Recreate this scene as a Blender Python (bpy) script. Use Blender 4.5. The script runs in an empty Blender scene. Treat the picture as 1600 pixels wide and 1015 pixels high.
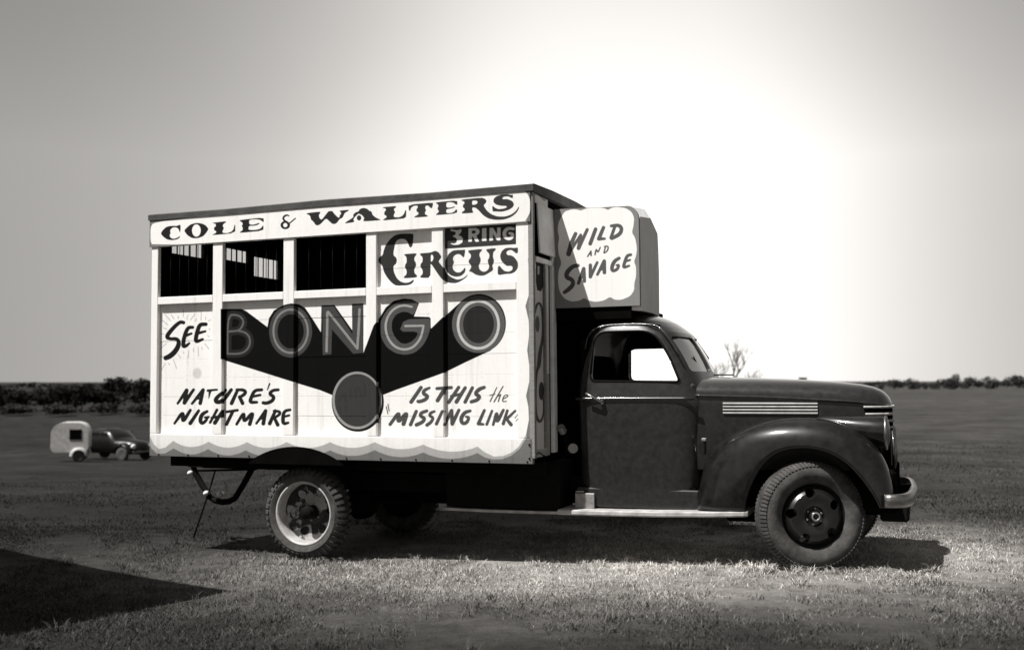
import bpy, bmesh, math, random
import numpy as np
from mathutils import Vector, Matrix
random.seed(7); rng = np.random.default_rng(7)
SC = bpy.context.scene
COL = SC.collection

# ------------------------------------------------------------------ camera
CAM_F, CAM_PITCH, CAM_ROLL, EYE = 1646.5, 0.0532, -0.0011, 1.65
cp, sp_ = math.cos(CAM_PITCH), math.sin(CAM_PITCH)
c_r, c_f, c_u = Vector((1, 0, 0)), Vector((0, cp, sp_)), Vector((0, -sp_, cp))
cr, sr = math.cos(CAM_ROLL), math.sin(CAM_ROLL)
c_r2, c_u2 = c_r * cr + c_u * sr, c_u * cr - c_r * sr
cam_data = bpy.data.cameras.new('camera'); cam = bpy.data.objects.new('camera', cam_data); COL.objects.link(cam)
cam.matrix_world = Matrix(((c_r2.x, c_u2.x, -c_f.x, 0), (c_r2.y, c_u2.y, -c_f.y, 0), (c_r2.z, c_u2.z, -c_f.z, EYE), (0, 0, 0, 1)))
cam_data.sensor_width = 36; cam_data.lens = 36 * CAM_F / 1600
cam_data.clip_start = .1; cam_data.clip_end = 4000
cam_data.dof.use_dof = True; cam_data.dof.focus_distance = 9.3; cam_data.dof.aperture_fstop = 1.5
SC.camera = cam

# ------------------------------------------------------------------ light, sky, exposure
SUN_TRAVEL = Vector((.481, .328, -1.0)).normalized()
sun_dir = -SUN_TRAVEL
sun_d = bpy.data.lights.new('sun', 'SUN'); sun_d.energy = 5.0; sun_d.angle = math.radians(.5); sun_d.color = (1, .985, .96)
sun = bpy.data.objects.new('sun', sun_d); COL.objects.link(sun)
sun.rotation_euler = SUN_TRAVEL.to_track_quat('-Z', 'Y').to_euler(); sun.location = (-8, -6, 15)
W = bpy.data.worlds.new('World'); SC.world = W; W.use_nodes = True
nt = W.node_tree; nt.nodes.clear()
def N(t, kind, **kw):
    n = t.nodes.new(kind)
    for k, v in kw.items():
        if k in n.inputs: n.inputs[k].default_value = v
        else: setattr(n, k, v)
    return n
def math_node(t, op, a, b=None, c=None, clamp=False):
    n = t.nodes.new('ShaderNodeMath'); n.operation = op; n.use_clamp = clamp
    for i, v in enumerate((a, b, c)):
        if v is None: continue
        if isinstance(v, (int, float)): n.inputs[i].default_value = v
        else: t.links.new(v, n.inputs[i])
    return n.outputs[0]
sky = N(nt, 'ShaderNodeTexSky', sky_type='NISHITA', sun_disc=False, sun_elevation=math.asin(sun_dir.z),
        sun_rotation=math.atan2(sun_dir.x, sun_dir.y), altitude=100, air_density=1.0, dust_density=1.0, ozone_density=1.0)
bw = N(nt, 'ShaderNodeRGBToBW'); nt.links.new(sky.outputs[0], bw.inputs[0])
tc = N(nt, 'ShaderNodeTexCoord'); sx = N(nt, 'ShaderNodeSeparateXYZ'); nt.links.new(tc.outputs['Generated'], sx.inputs[0])
vx = N(nt, 'ShaderNodeCombineXYZ')                      # even haze down to the horizon: no dark band where the model air is thickest
nt.links.new(sx.outputs[0], vx.inputs[0]); nt.links.new(sx.outputs[1], vx.inputs[1]); nt.links.new(math_node(nt, 'MAXIMUM', sx.outputs[2], .20), vx.inputs[2])
nt.links.new(vx.outputs[0], sky.inputs[0])
az = math_node(nt, 'ARCTAN2', sx.outputs[0], sx.outputs[1])
# thin bright haze in the north-east part of the sky; the rest is the even grey of the film
da = math_node(nt, 'DIVIDE', math_node(nt, 'SUBTRACT', az, .10), .25)
de = math_node(nt, 'DIVIDE', math_node(nt, 'SUBTRACT', sx.outputs[2], .10), 1.1)
g2 = math_node(nt, 'ADD', math_node(nt, 'MULTIPLY', da, da), math_node(nt, 'MULTIPLY', de, de))
glow = math_node(nt, 'DIVIDE', 1.0, math_node(nt, 'ADD', 1.0, math_node(nt, 'POWER', g2, 1.5)))     # soft-winged
SKY_BASE, SKY_GLOW = .49, 1.75
fac = math_node(nt, 'ADD', math_node(nt, 'MULTIPLY', glow, SKY_GLOW), SKY_BASE)
wn = N(nt, 'ShaderNodeTexNoise', Scale=2.2, Detail=4.0); nt.links.new(tc.outputs['Generated'], wn.inputs['Vector'])
fac = math_node(nt, 'MULTIPLY', fac, math_node(nt, 'ADD', math_node(nt, 'MULTIPLY', wn.outputs[0], .16), .92))
val = math_node(nt, 'MULTIPLY', bw.outputs[0], fac)
cc = N(nt, 'ShaderNodeCombineColor'); nt.links.new(val, cc.inputs[0])
nt.links.new(math_node(nt, 'MULTIPLY', val, .965), cc.inputs[1]); nt.links.new(math_node(nt, 'MULTIPLY', val, .925), cc.inputs[2])
bg = N(nt, 'ShaderNodeBackground', Strength=.12); nt.links.new(cc.outputs[0], bg.inputs[0])
wo = N(nt, 'ShaderNodeOutputWorld'); nt.links.new(bg.outputs[0], wo.inputs[0])
SC.view_settings.view_transform = 'Standard'; SC.view_settings.look = 'None'
SC.view_settings.exposure = .60; SC.view_settings.gamma = 1; SC.view_settings.use_curve_mapping = False
SC.cycles.max_bounces = 6; SC.cycles.use_denoising = True

# ------------------------------------------------------------------ truck frame: x forward, y inward from the box side, z up
YAW, NOSE_UP = .37036, .00721
RT = Matrix.Rotation(-YAW, 3, 'Z') @ Matrix.Rotation(-NOSE_UP, 3, 'Y')
ROOT = Vector((.1877, 9.3061, -.0583))
R3 = np.array(RT); O3 = np.array(ROOT)
def photo_uv(x, y, z):
    """where a point of the truck (metres) shows in the survey photograph (pixels); used only to read paint-work off it"""
    P = np.stack([x, y, z], -1) @ R3.T + O3 - np.array([0, 0, EYE])
    d = P @ np.array(c_f)
    return 800 + CAM_F * (P @ np.array(c_r2)) / d, 507.5 - CAM_F * (P @ np.array(c_u2)) / d

# ------------------------------------------------------------------ materials (black-and-white world: greys with a faint warm cast)
def tint(g, k=1.0):
    w = max(0, 1 - g) * k
    return (g, g * (1 - .05 * w), g * (1 - .09 * w), 1)
def mat(name, g, rough=.6, metal=0.0, var=.25, scale=5.0, bump=0.0, bscale=60.0, coat=0.0, spec=.5, stretch=(1, 1, 1), dust=0.0):
    m = bpy.data.materials.new(name); m.use_nodes = True; t = m.node_tree; b = t.nodes['Principled BSDF']
    b.inputs['Roughness'].default_value = rough; b.inputs['Metallic'].default_value = metal
    b.inputs['Coat Weight'].default_value = coat; b.inputs['Coat Roughness'].default_value = .10
    b.inputs['Specular IOR Level'].default_value = spec
    c = N(t, 'ShaderNodeTexCoord'); mp = N(t, 'ShaderNodeMapping'); mp.inputs['Scale'].default_value = stretch
    t.links.new(c.outputs['Object'], mp.inputs[0])
    n = N(t, 'ShaderNodeTexNoise', Scale=scale, Detail=8.0, Roughness=.65); t.links.new(mp.outputs[0], n.inputs['Vector'])
    r = N(t, 'ShaderNodeValToRGB'); t.links.new(n.outputs[0], r.inputs[0])
    r.color_ramp.elements[0].position = .3; r.color_ramp.elements[1].position = .72
    r.color_ramp.elements[0].color = tint(g * (1 - var)); r.color_ramp.elements[1].color = tint(min(1, g * (1 + var) + dust))
    t.links.new(r.outputs[0], b.inputs['Base Color'])
    rr = N(t, 'ShaderNodeMapRange'); rr.inputs['To Min'].default_value = max(.03, rough - .12); rr.inputs['To Max'].default_value = min(1, rough + .15)
    t.links.new(n.outputs[0], rr.inputs[0]); t.links.new(rr.outputs[0], b.inputs['Roughness'])
    if bump:
        n2 = N(t, 'ShaderNodeTexNoise', Scale=bscale, Detail=5.0); t.links.new(mp.outputs[0], n2.inputs['Vector'])
        bp = N(t, 'ShaderNodeBump', Strength=bump, Distance=.01); t.links.new(n2.outputs[0], bp.inputs['Height']); t.links.new(bp.outputs[0], b.inputs['Normal'])
    return m
M = dict(
    paint=mat('dark_truck_paint', .015, .36, var=.2, scale=20, bump=.05, bscale=4, coat=.7, dust=.008, spec=.25),
    fender=mat('black_fender_enamel', .004, .34, var=.5, scale=12, bump=.03, bscale=5, coat=.85, dust=.006, spec=.12),
    black=mat('black_chassis', .006, .8, var=.4, spec=.08),
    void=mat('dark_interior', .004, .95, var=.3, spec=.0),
    rubber=mat('tyre_rubber', .045, .85, var=.4, scale=9, bump=.3, bscale=40, dust=.03, spec=.2),
    rim_light=mat('pale_rim_paint', .34, .5, var=.25, scale=12, dust=.04),
    rim_dark=mat('black_wheel_enamel', .008, .34, var=.3, coat=.5, spec=.6),
    chrome=mat('worn_chrome', .28, .36, metal=1.0, var=.15, scale=10),
    metal=mat('dull_metal', .30, .45, metal=.6, var=.3, scale=12),
    wornboard=mat('worn_running_board', .30, .6, var=.35, scale=8, bump=.2, dust=.08),
    roofing=mat('tarred_roof_canvas', .045, .8, var=.4, scale=5, bump=.4, bscale=25, dust=.03),
    greywood=mat('grey_wood_trim', .22, .7, var=.25, scale=6, bump=.25, stretch=(1, 1, 6)),
    frontwhite=mat('faded_front_boards', .82, .65, var=.18, scale=4, bump=.2),
    canvas=mat('pale_stained_canvas', .86, .85, var=.08, scale=9, bump=.5, bscale=30, stretch=(1, 1, .4)),
    seat=mat('dark_seat_cloth', .03, .9),
    lamp=mat('lamp_glass', .7, .2, var=.1),
    patchy=None,
    lens=mat('dull_headlamp_lens', .10, .25, var=.2),
    strip=mat('silver_painted_strip', .46, .5, var=.2, scale=14),
    white=mat('dirty_white_enamel', .42, .5, var=.25),
    car=mat('dark_car_paint', .005, .35, coat=.1, var=.2, spec=.3),
    bark=mat('grey_bark', .10, .9, var=.3, scale=3),
    palebark=mat('pale_bark', .14, .9, var=.3, scale=3),
    leaf=mat('dark_evergreen_foliage', .014, .95, var=.6, scale=.5, dust=.012, spec=.05),
    leaf_mid=mat('dull_bush_foliage', .030, .95, var=.5, scale=.6, dust=.02, spec=.05),
)
def patchy_mat():  # pale blotches stand in for light seen in the rear wheel disc
    m = mat('wheel_lit_patches', .3, .7); t = m.node_tree; r = [n for n in t.nodes if n.type == 'VALTORGB'][0]; n = [n for n in t.nodes if n.type == 'TEX_NOISE'][0]
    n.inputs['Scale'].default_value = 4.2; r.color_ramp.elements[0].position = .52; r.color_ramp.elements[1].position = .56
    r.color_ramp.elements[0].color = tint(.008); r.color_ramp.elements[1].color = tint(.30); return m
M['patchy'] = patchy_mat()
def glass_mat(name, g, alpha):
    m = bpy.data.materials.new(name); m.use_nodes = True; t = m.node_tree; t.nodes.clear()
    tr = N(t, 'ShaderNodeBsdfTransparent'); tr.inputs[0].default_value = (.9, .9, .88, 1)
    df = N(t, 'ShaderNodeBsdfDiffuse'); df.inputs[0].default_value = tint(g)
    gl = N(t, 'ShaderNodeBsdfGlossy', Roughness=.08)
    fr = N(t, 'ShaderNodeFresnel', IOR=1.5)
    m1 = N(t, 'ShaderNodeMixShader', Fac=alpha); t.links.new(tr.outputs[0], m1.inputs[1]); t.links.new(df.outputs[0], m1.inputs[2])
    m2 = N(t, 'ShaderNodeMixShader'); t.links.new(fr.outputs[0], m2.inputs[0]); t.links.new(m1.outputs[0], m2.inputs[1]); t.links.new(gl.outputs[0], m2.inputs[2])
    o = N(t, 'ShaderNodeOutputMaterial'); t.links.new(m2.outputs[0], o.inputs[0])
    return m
M['glass'] = glass_mat('pale_windshield_glass', .86, .85)  # pale diffuse share stands in for bright sky reflected in the panes

# ------------------------------------------------------------------ mesh helpers
def link(name, me, m=None, parent=None, smooth=False):
    if m is not None and not me.materials: me.materials.append(m)
    o = bpy.data.objects.new(name, me); COL.objects.link(o)
    if parent is not None: o.parent = parent
    if smooth:
        for p in me.polygons: p.use_smooth = True
    return o
def mesh(name, vs, fs):
    me = bpy.data.meshes.new(name); me.from_pydata([tuple(v) for v in vs], [], [tuple(f) for f in fs]); me.update(); return me
def bm_mesh(name, bm, weld=False):
    if weld: bmesh.ops.remove_doubles(bm, verts=bm.verts, dist=1e-5)
    me = bpy.data.meshes.new(name); bm.to_mesh(me); bm.free(); return me
def add_box(bm, x0, x1, y0, y1, z0, z1, bev=0.0):
    r = bmesh.ops.create_cube(bm, size=1); v = r['verts']
    for q in v: q.co = Vector((x0 + (q.co.x + .5) * (x1 - x0), y0 + (q.co.y + .5) * (y1 - y0), z0 + (q.co.z + .5) * (z1 - z0)))
    if bev:
        es = list({e for q in v for e in q.link_edges})
        bmesh.ops.bevel(bm, geom=es, offset=bev, segments=1, affect='EDGES', profile=.5)
def box(name, dims, m, parent, bev=.004):
    bm = bmesh.new(); add_box(bm, *dims, bev=bev); return link(name, bm_mesh(name, bm), m, parent)
def add_tube(bm, pts, r, seg=8, cap=True):
    pts = [Vector(p) for p in pts]; rs = r if isinstance(r, (list, tuple)) else [r] * len(pts); rings = []
    for i, p in enumerate(pts):
        d = (pts[min(i + 1, len(pts) - 1)] - pts[max(i - 1, 0)]).normalized()
        a = d.cross(Vector((0, 0, 1)) if abs(d.z) < .9 else Vector((0, 1, 0))).normalized(); b = d.cross(a)
        rings.append([bm.verts.new(p + (a * math.cos(2 * math.pi * k / seg) + b * math.sin(2 * math.pi * k / seg)) * rs[i]) for k in range(seg)])
    for i in range(len(rings) - 1):
        for k in range(seg): bm.faces.new((rings[i][k], rings[i][(k + 1) % seg], rings[i + 1][(k + 1) % seg], rings[i + 1][k]))
    if cap: bm.faces.new(rings[0][::-1]); bm.faces.new(rings[-1])
def tube(name, pts, r, m, parent, seg=8, smooth=True):
    bm = bmesh.new(); add_tube(bm, pts, r, seg); bmesh.ops.recalc_face_normals(bm, faces=bm.faces)
    return link(name, bm_mesh(name, bm), m, parent, smooth)
def loft(rings, close_u=True, cap=True):
    n = len(rings[0]); vs = [v for r in rings for v in r]; fs = []
    for i in range(len(rings) - 1):
        for k in range(n if close_u else n - 1):
            k2 = (k + 1) % n; fs.append((i * n + k, i * n + k2, (i + 1) * n + k2, (i + 1) * n + k))
    if cap: fs.append(tuple(range(n))[::-1]); fs.append(tuple((len(rings) - 1) * n + k for k in range(n)))
    return vs, fs
def recalc(me):
    bm = bmesh.new(); bm.from_mesh(me); bmesh.ops.remove_doubles(bm, verts=bm.verts, dist=1e-6)
    bmesh.ops.recalc_face_normals(bm, faces=bm.faces); bm.to_mesh(me); bm.free(); return me
def lathe(prof, seg=64):
    """profile of (radius, y) turned about the y axis"""
    vs, fs = [], []; n = len(prof)
    for k in range(seg):
        a = 2 * math.pi * k / seg
        for r, y in prof: vs.append((r * math.cos(a), y, r * math.sin(a)))
    for k in range(seg):
        k2 = (k + 1) % seg
        for i in range(n - 1): fs.append((k * n + i, k2 * n + i, k2 * n + i + 1, k * n + i + 1))
    return vs, fs
def boolean(obj, cutter_me, op='DIFFERENCE'):
    bpy.context.view_layer.update(); c = bpy.data.objects.new('cutter', cutter_me); COL.objects.link(c); c.matrix_world = obj.matrix_world
    md = obj.modifiers.new('b', 'BOOLEAN'); md.object = c; md.operation = op; md.solver = 'EXACT'
    dg = bpy.context.evaluated_depsgraph_get(); dg.update()
    me = bpy.data.meshes.new_from_object(obj.evaluated_get(dg)); old = obj.data
    obj.modifiers.clear(); obj.data = me; bpy.data.objects.remove(c); bpy.data.meshes.remove(old)
def prism(poly, axis, a, b):
    """poly (list of 2-tuples) extruded along an axis: 'y' takes (x,z), 'x' takes (y,z)"""
    f = {'y': lambda p, t: (p[0], t, p[1]), 'x': lambda p, t: (t, p[0], p[1])}[axis]; n = len(poly)
    vs = [f(p, a) for p in poly] + [f(p, b) for p in poly]
    fs = [tuple(range(n)), tuple(range(2 * n - 1, n - 1, -1))] + [(i, i + n, (i + 1) % n + n, (i + 1) % n) for i in range(n)]
    return recalc(mesh('prism', vs, fs))
def round_poly(pts, r, seg=6):
    out = []; n = len(pts)
    for i in range(n):
        p0, p1, p2 = Vector(pts[i - 1]), Vector(pts[i]), Vector(pts[(i + 1) % n]); ri = r[i] if isinstance(r, (list, tuple)) else r
        a = p1 + (p0 - p1).normalized() * ri; b = p1 + (p2 - p1).normalized() * ri
        for k in range(seg + 1):
            t = k / seg; q = a * (1 - t) ** 2 + p1 * 2 * t * (1 - t) + b * t * t; out.append((q.x, q.y))
    return out
def shade_auto(me, ang=35):
    for p in me.polygons: p.use_smooth = True
    bm = bmesh.new(); bm.from_mesh(me)
    for e in bm.edges:
        e.smooth = not (len(e.link_faces) == 2 and e.calc_face_angle(0) > math.radians(ang))
    bm.to_mesh(me); bm.free()
def empty(name, loc, rot=(0, 0, 0), **props):
    o = bpy.data.objects.new(name, None); COL.objects.link(o); o.location = loc; o.rotation_euler = rot; o.empty_display_size = .3
    for k, v in props.items(): o[k] = v
    return o
def tag(o, **props):
    for k, v in props.items(): o[k] = v
    return o
def interp(t, xs, ys): return float(np.interp(t, xs, ys))
def resample(pts, n):
    p = np.array(pts, float)
    for _ in range(2):
        q = [p[0]]
        for i in range(len(p) - 1): q += [p[i] * .75 + p[i + 1] * .25, p[i] * .25 + p[i + 1] * .75]
        q.append(p[-1]); p = np.array(q)
    s = np.r_[0, np.cumsum(np.linalg.norm(np.diff(p, axis=0), axis=1))]; t = np.linspace(0, s[-1], n)
    return np.stack([np.interp(t, s, p[:, k]) for k in range(p.shape[1])], 1)

# ------------------------------------------------------------------ ground
FWD = Vector((math.cos(YAW), -math.sin(YAW)))
def sstep(a, b, x):
    t = np.clip((x - a) / (b - a), 0, 1); return t * t * (3 - 2 * t)
def ground_h(X, Y):
    X = np.asarray(X, float); Y = np.asarray(Y, float)
    dx, dy = X - .19, Y - 9.31
    s = dx * FWD.x + dy * FWD.y; d2 = (dx ** 2 + dy ** 2)
    z = (-.004 + .034 * np.clip(s, -4, 4)) * np.exp(-d2 / 60)
    azm = np.arctan2(X, np.maximum(Y, .5)); w = sstep(-.12, -.33, azm)
    dip = np.interp(Y, [0, 12, 30, 54, 80, 112, 180, 320], [0, 0, -1.0, -2.3, -2.05, -1.43, -.6, 0])
    z = z + dip * w
    z = z + .012 * np.sin(X * 1.7 + 1) * np.sin(Y * 1.3) + .12 * np.sin(X * .11 + 2) * np.sin(Y * .09 + 1) * sstep(14, 40, np.hypot(X, Y))
    return z
def ground_albedo(t, pos):
    """node output: reflectance of the turf at a world position: trampled dry hay-coloured grass round the truck, darker turf beyond"""
    s = N(t, 'ShaderNodeSeparateXYZ'); t.links.new(pos, s.inputs[0])
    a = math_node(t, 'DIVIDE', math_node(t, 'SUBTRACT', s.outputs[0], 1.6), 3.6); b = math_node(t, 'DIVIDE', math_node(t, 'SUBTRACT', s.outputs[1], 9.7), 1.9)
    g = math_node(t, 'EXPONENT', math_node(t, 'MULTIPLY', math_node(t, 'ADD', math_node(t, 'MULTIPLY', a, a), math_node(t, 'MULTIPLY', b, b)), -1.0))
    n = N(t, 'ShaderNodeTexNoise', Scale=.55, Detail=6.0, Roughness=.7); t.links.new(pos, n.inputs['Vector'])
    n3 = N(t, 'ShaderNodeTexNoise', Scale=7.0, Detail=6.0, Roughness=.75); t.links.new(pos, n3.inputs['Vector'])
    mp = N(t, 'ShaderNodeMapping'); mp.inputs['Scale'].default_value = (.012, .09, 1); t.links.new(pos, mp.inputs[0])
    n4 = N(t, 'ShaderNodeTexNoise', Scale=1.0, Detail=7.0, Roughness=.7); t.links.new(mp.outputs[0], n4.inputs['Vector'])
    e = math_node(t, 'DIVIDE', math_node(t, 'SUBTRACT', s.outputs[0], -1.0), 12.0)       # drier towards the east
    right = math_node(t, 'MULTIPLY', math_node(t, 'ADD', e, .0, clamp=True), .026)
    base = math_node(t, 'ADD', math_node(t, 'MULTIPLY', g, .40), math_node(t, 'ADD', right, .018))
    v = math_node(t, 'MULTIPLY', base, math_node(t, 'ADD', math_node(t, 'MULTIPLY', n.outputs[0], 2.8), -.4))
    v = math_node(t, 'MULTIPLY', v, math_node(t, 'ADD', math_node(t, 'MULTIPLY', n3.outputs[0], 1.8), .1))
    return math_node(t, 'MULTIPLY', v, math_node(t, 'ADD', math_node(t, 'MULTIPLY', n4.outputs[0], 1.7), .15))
def grey_color(t, v):
    c = N(t, 'ShaderNodeCombineColor'); t.links.new(v, c.inputs[0])
    t.links.new(math_node(t, 'MULTIPLY', v, .955), c.inputs[1]); t.links.new(math_node(t, 'MULTIPLY', v, .90), c.inputs[2]); return c.outputs[0]
def ground_material():
    m = bpy.data.materials.new('turf_ground'); m.use_nodes = True; t = m.node_tree; b = t.nodes['Principled BSDF']
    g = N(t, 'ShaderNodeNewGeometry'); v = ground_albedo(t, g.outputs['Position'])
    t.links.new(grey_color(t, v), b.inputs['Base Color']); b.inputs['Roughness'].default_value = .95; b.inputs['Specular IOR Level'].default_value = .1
    n = N(t, 'ShaderNodeTexNoise', Scale=16.0, Detail=10.0, Roughness=.8); t.links.new(g.outputs['Position'], n.inputs['Vector'])
    bp = N(t, 'ShaderNodeBump', Strength=.9, Distance=.06); t.links.new(n.outputs[0], bp.inputs['Height']); t.links.new(bp.outputs[0], b.inputs['Normal'])
    return m
def grass_material():
    m = bpy.data.materials.new('dry_grass_blades'); m.use_nodes = True; t = m.node_tree; b = t.nodes['Principled BSDF']
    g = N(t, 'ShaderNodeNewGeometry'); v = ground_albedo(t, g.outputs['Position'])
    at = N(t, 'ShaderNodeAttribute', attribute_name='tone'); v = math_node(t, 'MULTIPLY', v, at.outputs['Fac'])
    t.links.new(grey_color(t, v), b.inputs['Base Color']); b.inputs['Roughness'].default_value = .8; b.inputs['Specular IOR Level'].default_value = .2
    return m
rad = np.r_[0, np.geomspace(.8, 3200, 190)]; NA = 288
ths = np.linspace(0, 2 * np.pi, NA, endpoint=False)
gv = [(0, 0, float(ground_h(0, 0)))]
for r in rad[1:]:
    X, Y = r * np.sin(ths), r * np.cos(ths)
    gv += list(zip(X, Y, ground_h(X, Y)))
gf = [(0, 1 + (k + 1) % NA, 1 + k) for k in range(NA)]
for i in range(len(rad) - 2):
    a, b = 1 + i * NA, 1 + (i + 1) * NA
    gf += [(a + k, a + (k + 1) % NA, b + (k + 1) % NA, b + k) for k in range(NA)]
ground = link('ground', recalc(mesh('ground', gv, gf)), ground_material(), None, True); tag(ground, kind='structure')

def grass_mesh(n, box_, hmin, hmax, w, seed, keep=None):
    r = np.random.default_rng(seed); x0, x1, y0, y1 = box_
    X = r.uniform(x0, x1, n); Y = r.uniform(y0, y1, n)
    clump = np.zeros(n)
    for fq, am in ((1.1, .7), (2.7, .7), (6.5, .6), (15, .5)):
        for _ in range(4):
            th_, ph_ = r.uniform(0, np.pi), r.uniform(0, 6.28); clump += am * .7 * np.sin(fq * (X * np.cos(th_) + Y * np.sin(th_)) + ph_)
    k = (r.uniform(-1.6, 1.4, n) < clump) & (r.uniform(0, 1, n) < np.interp(Y, [13, 30], [1, .05]))
    if keep is not None: k &= keep(X, Y)
    X, Y = X[k], Y[k]; n = len(X)
    Z = ground_h(X, Y) - .004; a = r.uniform(0, 2 * np.pi, n); h = r.uniform(hmin, hmax, n) * r.choice([.6, 1, 1.35], n, p=[.4, .5, .1])
    lean = r.uniform(.3, 1.5, n) * h; la = r.uniform(0, 2 * np.pi, n); ww = w * r.uniform(.6, 1.4, n)
    ex, ey = np.cos(a) * ww / 2, np.sin(a) * ww / 2; lx, ly = np.cos(la) * lean, np.sin(la) * lean
    V = np.stack([np.stack([X - ex, Y - ey, Z], 1), np.stack([X + ex, Y + ey, Z], 1),
                  np.stack([X + ex * .8 + lx * .4, Y + ey * .8 + ly * .4, Z + h * .65], 1), np.stack([X - ex * .8 + lx * .4, Y - ey * .8 + ly * .4, Z + h * .65], 1),
                  np.stack([X + lx, Y + ly, Z + h], 1)], 1).reshape(-1, 3)
    i = np.arange(n) * 5
    loops = np.stack([i, i + 1, i + 2, i + 3, i + 3, i + 2, i + 4], 1).reshape(-1)
    me = bpy.data.meshes.new('grass'); me.vertices.add(n * 5); me.vertices.foreach_set('co', V.reshape(-1).astype(np.float32))
    me.loops.add(n * 7); me.loops.foreach_set('vertex_index', loops.astype(np.int32))
    me.polygons.add(n * 2); st = np.stack([np.arange(n) * 7, np.arange(n) * 7 + 4], 1).reshape(-1); me.polygons.foreach_set('loop_start', st.astype(np.int32))
    me.update(calc_edges=True)
    at = me.attributes.new('tone', 'FLOAT', 'POINT'); tone = np.repeat(r.choice([.5, 1.0, 1.5, 2.1], n, p=[.3, .38, .24, .08]), 5); at.data.foreach_set('value', tone.astype(np.float32))
    return me
GM = grass_material()
for gi, (n, bx, h0, h1, w) in enumerate([(520000, (-6.2, 7, 5.4, 13), .010, .036, .005), (170000, (-13, 14, 13, 30), .02, .05, .010)]):
    o = link('grass', grass_mesh(n, bx, h0, h1, w, 20 + gi), GM); tag(o, kind='stuff', label=['short dry grass blades around the truck', 'grass blades just behind the truck'][gi], category='grass')

# longer wisps and straw: at the foot of the tyres, along the edge of the trampled strip, and here and there in the turf
def tuft_mesh():
    r = np.random.default_rng(91); vs, fs, tn = [], [], []
    spots = []
    for k in range(150): spots.append((r.uniform(-4.5, 4.5), r.uniform(6.2, 11.5), r.uniform(.6, 1.0), 1.2))
    for k in range(34):
        t_ = r.uniform(-1.6, 3.4); spots.append((.19 + t_ * FWD.x + .20 + r.normal() * .10, 9.31 + t_ * FWD.y + .30 + r.normal() * .22, r.uniform(.5, 1.0), 1.3))
    for wx, wy in ((-2.02, 10.1), (-2.2, 10.12), (-1.85, 10.02), (2.45, 8.72), (2.65, 8.68), (2.3, 8.85)):
        for k in range(3): spots.append((wx + r.normal() * .08, wy + r.normal() * .05, .8, 1.2))
    for x, y, sz, tone in spots:
        z = float(ground_h(x, y)) - .005
        for b in range(r.integers(14, 34)):
            a = r.uniform(0, 6.28); px_, py_ = x + r.normal() * .03, y + r.normal() * .03; h = sz * r.uniform(.03, .10); ln = r.uniform(.4, 1.6) * h; w_ = .0025
            ex, ey = -math.sin(a) * w_, math.cos(a) * w_; lx, ly = math.cos(a) * ln, math.sin(a) * ln; j = len(vs)
            vs += [(px_ - ex, py_ - ey, z), (px_ + ex, py_ + ey, z), (px_ + ex + lx * .45, py_ + ey + ly * .45, z + h * .7), (px_ - ex + lx * .45, py_ - ey + ly * .45, z + h * .7), (px_ + lx, py_ + ly, z + h * .9)]
            fs += [(j, j + 1, j + 2, j + 3), (j + 3, j + 2, j + 4)]; tn += [tone * r.uniform(.6, 1.3)] * 5
    me = mesh('grass_tufts', vs, fs); at = me.attributes.new('tone', 'FLOAT', 'POINT'); at.data.foreach_set('value', np.array(tn, np.float32)); return me
tag(link('grass_tufts', tuft_mesh(), GM), kind='stuff', label='longer wisps of grass and straw beside the truck', category='grass')

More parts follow.
